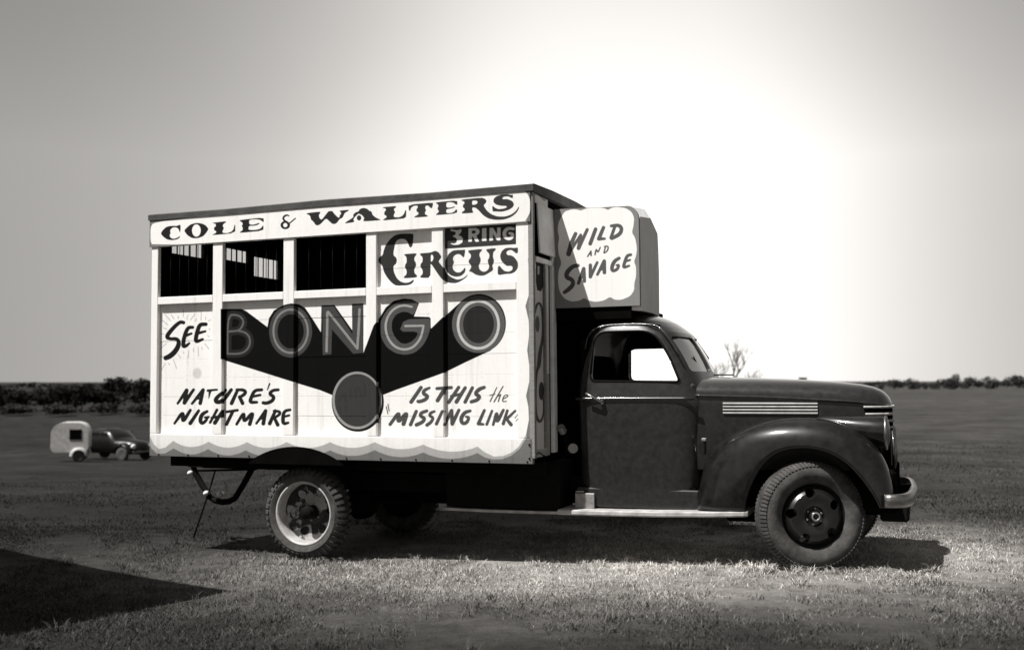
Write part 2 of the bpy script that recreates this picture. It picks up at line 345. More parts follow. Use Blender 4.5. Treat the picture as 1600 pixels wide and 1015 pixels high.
# ------------------------------------------------------------------ paint-work: sign painter's artwork drawn into grey maps
class Canvas:
    def __init__(s, a0, a1, z0, z1, res, fn, base):
        s.a0, s.a1, s.z0, s.z1 = a0, a1, z0, z1
        s.w, s.h = int((a1 - a0) * res), int((z1 - z0) * res)
        A, Z = np.meshgrid(np.linspace(a0, a1, s.w), np.linspace(z0, z1, s.h)); s.A, s.Z = A, Z
        s.X, s.Y = fn(A, Z); s.img = np.full(A.shape, base, np.float64); s.aa = .45
    def sub(s, x0, x1, y0, y1):
        ok = (s.X > x0 - 2) & (s.X < x1 + 2) & (s.Y > y0 - 2) & (s.Y < y1 + 2)
        r = np.where(ok.any(1))[0]; c = np.where(ok.any(0))[0]
        if len(r) == 0: return None
        return slice(r[0], r[-1] + 1), slice(c[0], c[-1] + 1)
    def put(s, sl, d, g, op=1.0):
        cov = np.clip(.5 - d / s.aa, 0, 1) * op; s.img[sl] = s.img[sl] * (1 - cov) + g * cov
    def poly(s, pts, g, smooth=1):
        p = np.array(pts, float)
        for _ in range(smooth):
            q = np.roll(p, -1, 0); p = np.stack([p * .8 + q * .2, p * .2 + q * .8], 1).reshape(-1, 2)
        sl = s.sub(p[:, 0].min(), p[:, 0].max(), p[:, 1].min(), p[:, 1].max())
        if sl is None: return
        X, Y = s.X[sl], s.Y[sl]; ins = np.zeros(X.shape, bool); d = np.full(X.shape, 1e9); q = np.roll(p, -1, 0)
        for (x1, y1), (x2, y2) in zip(p, q):
            if y1 != y2:
                ins ^= ((Y < y1) != (Y < y2)) & (X < (x2 - x1) * (Y - y1) / (y2 - y1) + x1)
            vx, vy = x2 - x1, y2 - y1; L = vx * vx + vy * vy + 1e-9
            t = np.clip(((X - x1) * vx + (Y - y1) * vy) / L, 0, 1); d = np.minimum(d, np.hypot(X - x1 - t * vx, Y - y1 - t * vy))
        s.put(sl, np.where(ins, -d, d), g)
    def stroke(s, pts, g, op=1.0):
        p = np.array(pts, float); R = p[:, 2].max() / 2
        if len(p) > 3:
            for _ in range(2):
                q = [p[0]]
                for i in range(len(p) - 1): q += [p[i] * .75 + p[i + 1] * .25, p[i] * .25 + p[i + 1] * .75]
                p = np.array(q + [p[-1]])
        sl = s.sub(p[:, 0].min() - R, p[:, 0].max() + R, p[:, 1].min() - R, p[:, 1].max() + R)
        if sl is None: return
        X, Y = s.X[sl], s.Y[sl]; d = np.full(X.shape, 1e9)
        for (x1, y1, w1), (x2, y2, w2) in zip(p[:-1], p[1:]):
            vx, vy = x2 - x1, y2 - y1; L = vx * vx + vy * vy + 1e-9
            t = np.clip(((X - x1) * vx + (Y - y1) * vy) / L, 0, 1)
            d = np.minimum(d, np.hypot(X - x1 - t * vx, Y - y1 - t * vy) - (w1 + (w2 - w1) * t) / 2)
        s.put(sl, d, g, op)
    def ellipse(s, cx, cy, rx, ry, g, op=1.0, soft=0, inner=None):
        sl = s.sub(cx - rx - 3, cx + rx + 3, cy - ry - 3, cy + ry + 3)
        if sl is None: return
        X, Y = s.X[sl], s.Y[sl]; d = (np.hypot((X - cx) / rx, (Y - cy) / ry) - 1) * min(rx, ry)
        if inner: d = np.maximum(d, -(np.hypot((X - cx) / inner[0], (Y - cy) / inner[1]) - 1) * min(inner))
        if soft: s.img[sl] += (g - s.img[sl]) * op * np.clip(-d / soft, 0, 1)
        else: s.put(sl, d, g, op)
    def image(s, name):
        im = bpy.data.images.new(name, s.w, s.h, float_buffer=True, alpha=False); im.colorspace_settings.name = 'Non-Color'
        px = np.ones((s.h, s.w, 4), np.float32); px[..., 0] = px[..., 1] = px[..., 2] = s.img
        im.pixels.foreach_set(px.reshape(-1)); im.update(); im.pack(); return im
class Fr:                                       # a detail enlargement of the survey photograph: origin + scale
    def __init__(s, x, y, k): s.x, s.y, s.k = x, y, k
    def p(s, pts): return [(s.x + a / s.k, s.y + b / s.k) for a, b in pts]
    def w(s, pts): return [(s.x + a / s.k, s.y + b / s.k, c / s.k) for a, b, c in pts]
fA, fB, fC, fD, fE = Fr(240, 310, 8), Fr(430, 300, 8), Fr(630, 280, 7.2727), Fr(580, 340, 8.458), Fr(680, 340, 8.458)
fF, fG, fH, fI, fJ = Fr(235, 465, 7.25), Fr(265, 590, 8), Fr(595, 590, 6.667), Fr(335, 450, 6.344), Fr(560, 450, 6.344)
fK, fL, fM, fN, fP = Fr(820, 280, 4.6125), Fr(820, 480, 4.06), Fr(865, 315, 5.488), Fr(500, 570, 8.455), Fr(225, 640, 2.58)
WHITE = .84
def scallop(cusps, depth, n=10):
    out = []
    for (x0, y0), (x1, y1), dp in zip(cusps[:-1], cusps[1:], depth):
        for k in range(n):
            t = k / n; out.append((x0 + (x1 - x0) * t, y0 + (y1 - y0) * t + dp * 4 * t * (1 - t) ** .999))
    out.append(cusps[-1]); return out
def paint_side(c, boards=False):
    DARKEDGE, MID, BAND, INK, RED = .10, .22, .42, .018, .050
    # border behind the white cloud shape
    c.img[:] = .17
    right = [(823, 343), (829, 358), (828, 385), (825, 406), (828.5, 436), (827, 458), (821, 478), (826, 500), (827, 522), (823.8, 547), (827.5, 574), (827, 596), (822, 618), (825.5, 635), (826.5, 655), (822, 679), (811, 700)]
    cus_o = [fP.p([q])[0] for q in [(120, 155), (258, 158), (410, 163), (570, 163), (750, 163), (930, 162), (1125, 172), (1345, 174)]]
    cus_i = [fP.p([q])[0] for q in [(118, 125), (260, 128), (415, 130), (575, 130), (750, 130), (930, 130), (1125, 140), (1345, 148)]]
    def body(cus, left, low, rr, dd):
        b = scallop(cus, dd)
        return [(left, 330), (left - 4, 660), (left - 3, 682)] + low + b + rr
    dd = [9, 9, 9, 9, 9, 9, 9.5]
    c.poly(body(cus_o, 233.5, [(236, 700), (246, 709), (258, 708)], [(757, 712 + 2), (770, 717.5), (785, 717), (800, 711), (812, 701), (823, 683)] + right[::-1][1:] + [(823, 330)], dd), BAND, 0)
    c.poly(body(cus_i, 237.5, [(240, 694), (248, 701), (258, 699)], [(757, 706), (772, 713), (787, 712), (801, 706), (811, 697), (822, 679)] + right[::-1][1:] + [(823, 330)], dd), WHITE, 0)
    # painted-over nail heads along the stiles and planks
    if boards:
        for a, b in ((-4.088, -3.408), (-3.29, -2.577), (-2.457, -1.662), (-1.552, -.975), (-.86, -.142)):
            for k in range(14):
                for xx in (a + .03, b - .02, (a + b) / 2):
                    z = 1.205 + (k + .5 + (.22 if k % 2 else -.22)) * .0943; X_, Y_ = photo_uv(np.array([xx]), np.array([.045]), np.array([z])); c.ellipse(float(X_[0]), float(Y_[0]), .75, .75, .22, .5)
    # header cloud
    hd = [(239, 383), (236.5, 376), (236.5, 356), (240, 349), (258, 345.5), (276, 344), (300, 340), (327, 337.5), (350, 336), (371, 333.5), (400, 331.5), (440, 327), (480, 323.5), (530, 318.5), (580, 315), (630, 309.8), (685, 304.5), (740, 298.5), (770, 295), (795, 293.5), (809, 293.8), (819, 297.5), (826, 304), (830, 315), (829.5, 331), (824, 342), (821, 346), (600, 362), (400, 378)]
    c.poly([(228, 300), (840, 270), (840, 344.5), (228, 386)], .17, 0)
    c.poly(hd, WHITE, 1)
    # COLE & WALTERS
    K = INK  # letters lighten from left to right: lens flare put into the ink
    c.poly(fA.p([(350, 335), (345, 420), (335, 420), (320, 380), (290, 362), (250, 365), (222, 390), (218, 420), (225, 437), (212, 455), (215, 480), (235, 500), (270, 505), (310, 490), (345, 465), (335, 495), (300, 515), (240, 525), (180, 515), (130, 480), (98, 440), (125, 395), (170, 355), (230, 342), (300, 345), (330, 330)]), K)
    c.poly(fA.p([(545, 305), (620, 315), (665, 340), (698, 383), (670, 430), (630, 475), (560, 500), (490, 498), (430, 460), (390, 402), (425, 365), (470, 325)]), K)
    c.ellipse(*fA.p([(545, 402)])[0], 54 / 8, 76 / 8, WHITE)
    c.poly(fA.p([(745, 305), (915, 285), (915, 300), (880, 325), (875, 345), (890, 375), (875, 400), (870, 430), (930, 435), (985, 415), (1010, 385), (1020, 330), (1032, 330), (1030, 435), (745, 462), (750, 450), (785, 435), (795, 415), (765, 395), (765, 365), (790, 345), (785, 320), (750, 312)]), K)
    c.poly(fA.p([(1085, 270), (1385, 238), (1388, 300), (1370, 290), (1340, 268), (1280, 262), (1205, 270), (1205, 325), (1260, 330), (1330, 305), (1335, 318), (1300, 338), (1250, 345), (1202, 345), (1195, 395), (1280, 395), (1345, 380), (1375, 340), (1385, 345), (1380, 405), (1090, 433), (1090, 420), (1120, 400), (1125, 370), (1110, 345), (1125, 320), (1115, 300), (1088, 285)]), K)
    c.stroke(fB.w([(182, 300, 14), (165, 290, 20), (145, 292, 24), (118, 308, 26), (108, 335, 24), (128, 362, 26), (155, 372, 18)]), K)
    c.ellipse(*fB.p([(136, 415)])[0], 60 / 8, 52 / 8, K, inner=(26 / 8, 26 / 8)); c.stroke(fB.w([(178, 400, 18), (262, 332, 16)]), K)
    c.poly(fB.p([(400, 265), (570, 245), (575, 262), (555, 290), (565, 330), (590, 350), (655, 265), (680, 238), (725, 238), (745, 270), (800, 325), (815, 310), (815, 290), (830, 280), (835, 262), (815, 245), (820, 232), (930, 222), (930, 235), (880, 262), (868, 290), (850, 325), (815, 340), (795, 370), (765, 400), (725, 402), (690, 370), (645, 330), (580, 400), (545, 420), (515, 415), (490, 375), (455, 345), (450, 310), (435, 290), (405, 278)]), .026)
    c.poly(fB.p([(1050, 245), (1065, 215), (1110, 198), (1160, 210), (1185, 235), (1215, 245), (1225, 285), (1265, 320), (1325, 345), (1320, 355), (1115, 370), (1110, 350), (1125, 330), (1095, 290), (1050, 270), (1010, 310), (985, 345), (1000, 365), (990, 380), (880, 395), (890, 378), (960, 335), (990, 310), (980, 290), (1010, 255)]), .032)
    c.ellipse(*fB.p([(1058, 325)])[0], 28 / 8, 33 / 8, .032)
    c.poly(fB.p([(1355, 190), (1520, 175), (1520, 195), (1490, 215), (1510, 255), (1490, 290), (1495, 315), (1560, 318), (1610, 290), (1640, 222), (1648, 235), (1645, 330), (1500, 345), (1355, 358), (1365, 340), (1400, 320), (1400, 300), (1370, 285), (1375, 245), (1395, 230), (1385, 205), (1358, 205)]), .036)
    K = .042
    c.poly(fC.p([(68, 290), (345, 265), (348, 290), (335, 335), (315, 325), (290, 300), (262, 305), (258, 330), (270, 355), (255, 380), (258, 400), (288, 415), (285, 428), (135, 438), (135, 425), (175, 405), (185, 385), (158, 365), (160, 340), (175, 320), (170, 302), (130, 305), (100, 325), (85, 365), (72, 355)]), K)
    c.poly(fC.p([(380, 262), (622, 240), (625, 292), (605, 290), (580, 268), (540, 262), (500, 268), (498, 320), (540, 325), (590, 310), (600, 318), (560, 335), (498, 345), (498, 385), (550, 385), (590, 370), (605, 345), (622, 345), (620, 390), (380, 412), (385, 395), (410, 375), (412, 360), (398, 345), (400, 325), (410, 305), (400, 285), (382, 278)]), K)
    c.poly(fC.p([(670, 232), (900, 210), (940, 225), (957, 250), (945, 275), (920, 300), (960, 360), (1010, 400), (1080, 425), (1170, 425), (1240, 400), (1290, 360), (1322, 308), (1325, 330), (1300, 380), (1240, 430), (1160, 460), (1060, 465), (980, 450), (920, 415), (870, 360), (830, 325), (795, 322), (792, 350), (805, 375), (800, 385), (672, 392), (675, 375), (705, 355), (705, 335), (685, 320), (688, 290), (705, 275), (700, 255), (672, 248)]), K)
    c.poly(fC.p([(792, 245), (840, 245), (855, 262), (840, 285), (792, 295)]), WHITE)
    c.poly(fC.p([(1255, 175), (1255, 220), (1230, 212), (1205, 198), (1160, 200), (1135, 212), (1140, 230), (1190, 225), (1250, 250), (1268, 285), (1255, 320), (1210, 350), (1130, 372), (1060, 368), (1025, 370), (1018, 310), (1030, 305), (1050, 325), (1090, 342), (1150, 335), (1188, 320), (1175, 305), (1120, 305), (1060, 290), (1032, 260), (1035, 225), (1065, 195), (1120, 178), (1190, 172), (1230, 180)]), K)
    # CIRCUS; its ink carries the lens flare too, paler rightwards
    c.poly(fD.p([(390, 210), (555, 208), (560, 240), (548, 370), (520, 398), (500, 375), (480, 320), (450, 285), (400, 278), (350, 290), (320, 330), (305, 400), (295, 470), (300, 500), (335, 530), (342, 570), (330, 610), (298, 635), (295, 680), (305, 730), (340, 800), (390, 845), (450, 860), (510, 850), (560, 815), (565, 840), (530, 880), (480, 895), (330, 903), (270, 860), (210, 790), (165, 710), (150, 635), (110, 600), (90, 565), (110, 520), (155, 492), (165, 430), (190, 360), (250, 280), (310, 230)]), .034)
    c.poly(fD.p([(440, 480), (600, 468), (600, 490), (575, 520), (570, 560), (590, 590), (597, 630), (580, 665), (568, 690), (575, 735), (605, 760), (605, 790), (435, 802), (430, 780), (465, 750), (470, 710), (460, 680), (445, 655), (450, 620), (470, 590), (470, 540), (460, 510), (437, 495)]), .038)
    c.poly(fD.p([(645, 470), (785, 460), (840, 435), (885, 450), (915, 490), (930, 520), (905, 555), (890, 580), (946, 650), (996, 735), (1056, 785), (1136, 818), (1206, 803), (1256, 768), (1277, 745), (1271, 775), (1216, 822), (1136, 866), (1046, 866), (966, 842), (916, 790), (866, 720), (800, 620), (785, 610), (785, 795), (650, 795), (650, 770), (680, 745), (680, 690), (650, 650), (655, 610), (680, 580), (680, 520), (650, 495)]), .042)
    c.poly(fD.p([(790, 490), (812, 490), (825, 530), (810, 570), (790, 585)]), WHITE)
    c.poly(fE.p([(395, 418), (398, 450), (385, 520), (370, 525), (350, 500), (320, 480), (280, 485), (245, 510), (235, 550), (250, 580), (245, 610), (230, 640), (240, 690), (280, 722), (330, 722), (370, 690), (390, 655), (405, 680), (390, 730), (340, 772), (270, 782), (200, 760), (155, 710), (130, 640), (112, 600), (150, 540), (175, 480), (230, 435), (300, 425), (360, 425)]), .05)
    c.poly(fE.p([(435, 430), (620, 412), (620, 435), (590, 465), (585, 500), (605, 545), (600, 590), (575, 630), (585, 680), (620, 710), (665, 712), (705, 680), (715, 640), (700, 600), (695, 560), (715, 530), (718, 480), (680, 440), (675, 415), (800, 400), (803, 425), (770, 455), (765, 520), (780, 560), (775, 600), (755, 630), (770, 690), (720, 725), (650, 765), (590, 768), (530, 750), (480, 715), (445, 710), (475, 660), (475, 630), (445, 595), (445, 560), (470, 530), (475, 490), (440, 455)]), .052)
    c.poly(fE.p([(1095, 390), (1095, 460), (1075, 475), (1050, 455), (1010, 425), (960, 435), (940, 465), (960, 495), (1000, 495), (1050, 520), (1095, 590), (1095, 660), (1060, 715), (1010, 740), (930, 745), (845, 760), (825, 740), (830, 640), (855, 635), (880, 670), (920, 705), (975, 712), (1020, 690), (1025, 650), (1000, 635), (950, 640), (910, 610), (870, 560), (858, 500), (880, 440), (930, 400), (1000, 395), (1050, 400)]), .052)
    # 3 RING block
    BLK = .045 if boards else None
    if boards: c.poly(fE.p([(60, 60), (1130, -20), (1130, 347), (60, 417)]), .045, 0)
    for q in ([(205, 150), (290, 165), (345, 150), (350, 175), (325, 215), (300, 230), (345, 245), (370, 280), (355, 330), (310, 355), (250, 360), (205, 345), (210, 338), (260, 340), (285, 320), (290, 290), (275, 265), (235, 250), (235, 240), (265, 225), (275, 200), (260, 185), (205, 175)],
              [(440, 140), (540, 135), (580, 155), (588, 190), (570, 220), (545, 235), (580, 315), (535, 318), (500, 250), (485, 250), (485, 315), (440, 318)],
              [(620, 140), (678, 135), (678, 305), (620, 308)],
              [(720, 135), (765, 132), (815, 215), (820, 215), (820, 130), (865, 128), (862, 298), (820, 300), (770, 220), (762, 222), (765, 300), (718, 305)]):
        if boards: c.poly(fE.p(q), WHITE, 0)
    if boards: c.poly(fE.p([(485, 170), (525, 168), (540, 185), (530, 205), (485, 212)]), .045)
    c.stroke(fE.w([(1035, 148, 34), (990, 138, 38), (940, 152, 44), (912, 200, 48), (920, 250, 46), (965, 280, 42), (1010, 268, 42), (1030, 215, 42), (985, 206, 34)]), WHITE)
    # SEE with its burst of rays, and the pale smudge below
    for a in [(160, 185, 225, 260), (235, 190, 265, 240), (310, 205, 318, 235), (375, 130, 370, 215), (425, 195, 410, 235), (505, 180, 455, 250), (575, 150, 572, 255), (520, 240, 510, 265), (620, 215, 625, 245), (680, 245, 660, 262), (135, 255, 195, 305), (145, 340, 180, 355), (105, 405, 150, 410), (110, 500, 150, 495), (105, 585, 175, 520), (105, 665, 150, 665), (165, 745, 125, 815), (205, 740, 215, 760), (260, 700, 295, 800), (310, 640, 340, 680), (375, 610, 378, 630), (435, 600, 425, 680), (485, 570, 488, 610), (540, 560, 542, 660), (580, 560, 585, 585), (615, 520, 660, 580), (650, 430, 665, 440), (665, 350, 675, 365)]:
        c.stroke(fF.w([(a[0], a[1], 9), (a[2], a[3], 11)]), .36, .75)
    for q in ([(375, 282, 36), (340, 272, 38), (290, 310, 40), (225, 380, 44), (180, 445, 44), (225, 468, 34), (290, 462, 38), (322, 490, 42), (315, 550, 50), (270, 620, 54), (215, 665, 54), (172, 682, 48)],
              [(478, 335, 34), (430, 335, 38), (400, 390, 42), (375, 480, 42), (368, 550, 44), (400, 548, 36), (440, 515, 22)], [(385, 435, 34), (465, 405, 24)],
              [(628, 300, 38), (560, 300, 42), (532, 380, 44), (512, 470, 44), (520, 500, 38), (592, 470, 26)], [(525, 405, 34), (622, 380, 24)]):
        c.stroke([(a, b, w * 1.12) for a, b, w in fF.w(q)], .012)
    c.ellipse(*fF.p([(530, 855)])[0], 60 / 7.25, 75 / 7.25, .42, .55, soft=3)
    # NATURE'S NIGHTMARE
    for q in ([(100, 320, 26), (212, 158, 42)], [(212, 158, 42), (185, 312, 42)], [(185, 312, 40), (298, 150, 32)],
              [(280, 322, 28), (418, 152, 38), (382, 318, 40)], [(330, 262, 24), (400, 255, 24)], [(478, 160, 28), (590, 148, 22)], [(505, 170, 30), (488, 258, 8)],
              [(700, 155, 34), (580, 250, 44), (572, 300, 44), (630, 305, 46), (690, 260, 44), (770, 150, 36)],
              [(850, 152, 34), (775, 318, 42)], [(840, 150, 30), (930, 150, 36), (955, 190, 38), (885, 240, 34)], [(875, 240, 38), (912, 318, 40)],
              [(1150, 150, 34), (1062, 155, 36), (1022, 240, 40), (1002, 308, 40), (1090, 305, 30)], [(1030, 235, 30), (1132, 215, 28)], [(1250, 75, 18), (1222, 150, 12)],
              [(1358, 150, 32), (1290, 155, 34), (1245, 200, 38), (1308, 238, 38), (1285, 290, 40), (1210, 320, 38), (1170, 312, 36)],
              [(60, 570, 26), (172, 412, 42), (158, 568, 42), (258, 405, 32)], [(362, 412, 32), (257, 568, 42)], [(468, 420, 30), (402, 455, 42), (378, 535, 44), (405, 575, 36), (450, 540, 34), (478, 490, 26)], [(440, 495, 24), (488, 490, 24)],
              [(590, 402, 32), (505, 560, 28)], [(668, 402, 34), (565, 562, 44)], [(525, 500, 28), (640, 480, 32)],
              [(715, 425, 30), (848, 405, 30)], [(790, 420, 36), (712, 580, 38)], [(838, 580, 30), (935, 418, 36), (922, 568, 38), (1052, 412, 36), (1002, 578, 42)],
              [(1085, 570, 26), (1200, 412, 38), (1172, 572, 42)], [(1120, 515, 24), (1190, 500, 26)], [(1322, 412, 34), (1252, 572, 40)], [(1305, 415, 28), (1375, 420, 32), (1382, 455, 32), (1310, 500, 30)], [(1312, 505, 34), (1352, 588, 40)],
              [(1505, 400, 30), (1430, 415, 34), (1415, 500, 40), (1420, 578, 38), (1480, 562, 28)], [(1430, 485, 26), (1492, 470, 26)]):
        c.stroke([(a, b, w * 1.2) for a, b, w in fG.w(q)], .016)
    # IS THIS the "MISSING LINK"
    for q in ([(420, 102, 34), (317, 252, 36)], [(508, 105, 24), (452, 130, 34), (442, 165, 34), (492, 190, 36), (468, 228, 36), (402, 250, 34), (388, 245, 30)], [(585, 112, 30), (735, 102, 32)], [(665, 115, 38), (592, 236, 38)],
              [(812, 100, 32), (710, 255, 34)], [(880, 105, 32), (790, 250, 38)], [(735, 192, 26), (835, 170, 28)], [(955, 105, 32), (880, 252, 34)], [(1078, 100, 32), (1022, 120, 38), (982, 168, 36), (1035, 195, 36), (1008, 232, 36), (945, 250, 34)],
              [(1210, 100, 10), (1142, 245, 13)], [(1135, 185, 10), (1190, 168, 10)], [(1275, 90, 12), (1182, 250, 14)], [(1215, 195, 11), (1250, 175, 13), (1226, 245, 13)], [(1270, 225, 10), (1328, 195, 12), (1320, 175, 10), (1282, 190, 12), (1265, 250, 13), (1310, 245, 10)],
              [(58, 300, 10), (75, 375, 10)], [(75, 275, 10), (88, 345, 10)], [(97, 485, 32), (198, 345, 36), (172, 480, 38), (282, 345, 36), (237, 480, 40)], [(370, 350, 32), (310, 488, 34)],
              [(480, 345, 30), (420, 365, 34), (412, 398, 34), (458, 422, 34), (440, 460, 34), (372, 490, 36)], [(558, 350, 24), (520, 365, 30), (507, 395, 28), (548, 415, 28), (528, 460, 30), (482, 492, 34)], [(640, 350, 28), (580, 480, 32)],
              [(738, 342, 34), (665, 488, 30)], [(738, 345, 34), (745, 480, 36), (815, 337, 30)], [(932, 345, 28), (872, 360, 36), (832, 430, 38), (852, 480, 34), (898, 468, 34), (922, 412, 28), (890, 405, 22)],
              [(1080, 340, 28), (1018, 478, 34), (1068, 485, 24)], [(1160, 345, 24), (1105, 485, 28)], [(1172, 488, 26), (1213, 342, 32), (1205, 480, 38), (1278, 337, 28)], [(1320, 342, 26), (1277, 478, 32)], [(1402, 345, 24), (1312, 430, 28), (1358, 488, 34)],
              [(1425, 385, 8), (1400, 420, 8)], [(1428, 430, 8), (1408, 450, 8)]):
        c.stroke([(a, b, w * 1.14) for a, b, w in fH.w(q)], .075)
    # BONGO on its black drop shadow
    c.poly(fI.p([(60, 205), (270, 205), (320, 230), (525, 385), (540, 300), (590, 220), (690, 165), (760, 150), (840, 160), (900, 195), (945, 260), (1055, 435), (1062, 170), (1190, 165), (1365, 415), (1365, 155), (1478, 150), (1478, 640), (1577, 370), (1640, 290), (1700, 190), (1780, 125), (1880, 102), (1960, 110), (2030, 150), (1980, 280), (2130, 285), (2145, 300), (2147, 400), (2260, 290), (2300, 265), (2420, 155), (2700, 110), (2870, 380), (2800, 560), (2737, 620), (2500, 730), (2297, 830), (2147, 885), (1797, 1010), (1668, 1060), (1168, 1060), (1050, 1012), (780, 930), (60, 702)]), .0035, 0)
    c.ellipse(*fJ.p([(1196, 350)])[0], 268 / 6.344, 292 / 6.344, .006)
    c.ellipse(*fI.p([(757, 425)])[0], 226 / 6.344, 270 / 6.344, .005)
    b1 = [(130, 648), (130, 268), (225, 262), (280, 300), (288, 350), (262, 400), (235, 422), (145, 430)]; b2 = [(235, 422), (310, 438), (352, 490), (352, 570), (305, 630), (240, 652), (130, 650)]
    for q in (b1, b2): c.stroke(fI.w([(a, b, 78) for a, b in q]), .018)
    for q in (b1, b2): c.stroke(fI.w([(a, b, 19) for a, b in q]), .11)
    c.ellipse(*fI.p([(755, 428)])[0], 212 / 6.344, 258 / 6.344, .055, inner=(130 / 6.344, 170 / 6.344))
    c.ellipse(*fI.p([(755, 426)])[0], 180 / 6.344, 225 / 6.344, .20, inner=(160 / 6.344, 203 / 6.344))
    c.poly(fI.p([(1068, 182), (1182, 177), (1368, 455), (1372, 167), (1474, 162), (1472, 640), (1378, 650), (1165, 410), (1160, 655), (1075, 662)]), .055, 0)
    c.stroke(fI.w([(1112, 625, 24), (1120, 240, 24), (1132, 240, 24)]), .24); c.stroke(fI.w([(1128, 236, 24), (1418, 598, 24), (1440, 210, 24)]), .24)
    c.poly(fJ.p([(600, 155), (540, 125), (465, 122), (390, 138), (310, 190), (255, 260), (218, 340), (212, 420), (235, 510), (285, 590), (370, 645), (465, 662), (560, 640), (640, 570), (690, 480), (712, 400), (712, 310), (700, 300), (455, 310), (405, 430), (590, 430), (580, 480), (530, 530), (470, 552), (420, 545), (365, 490), (330, 410), (335, 320), (375, 260), (440, 232), (500, 240), (545, 272)]), .075, 1)
    c.stroke(fJ.w([(530, 185, 20), (455, 168, 22), (380, 185, 22), (310, 245, 22), (270, 340, 22), (272, 430, 22), (305, 520, 22), (370, 588, 22), (455, 612, 22), (540, 590, 22), (605, 520, 22), (635, 440, 22), (646, 372, 20)]), .33); c.stroke(fJ.w([(644, 372, 20), (465, 375, 20)]), .33)
    c.ellipse(*fJ.p([(1192, 357)])[0], 262 / 6.344, 284 / 6.344, .095, inner=(152 / 6.344, 180 / 6.344))
    c.ellipse(*fJ.p([(1190, 365)])[0], 150 / 6.344, 180 / 6.344, .022)
    c.ellipse(*fJ.p([(1190, 362)])[0], 214 / 6.344, 248 / 6.344, .50, inner=(188 / 6.344, 220 / 6.344))
    # dark disc below the word
    c.ellipse(*fN.p([(500, 490)])[0], 345 / 8.455, 392 / 8.455, .008)
    c.ellipse(*fN.p([(490, 468)])[0], 328 / 8.455, 380 / 8.455, .28)
    c.ellipse(*fN.p([(492, 466)])[0], 298 / 8.455, 348 / 8.455, .040)
    for q in ([(250, 470, 50), (325, 370, 46), (345, 480, 50)], [(400, 330, 36), (410, 440, 34)], [(470, 310, 36), (480, 430, 34)], [(510, 300, 34), (560, 430, 34)], [(590, 260, 34), (600, 400, 36)], [(250, 560, 60), (260, 620, 50)], [(340, 540, 50), (345, 600, 40)]):
        c.stroke(fN.w(q), .030, .5)
    # brush wear
    n = rng.normal(0, 1, c.img.shape); k = 9
    n = np.apply_along_axis(lambda v: np.convolve(v, np.ones(k) / k, 'same'), 1, n)
    c.img *= 1 + .05 * n; np.clip(c.img, .003, .88, out=c.img)
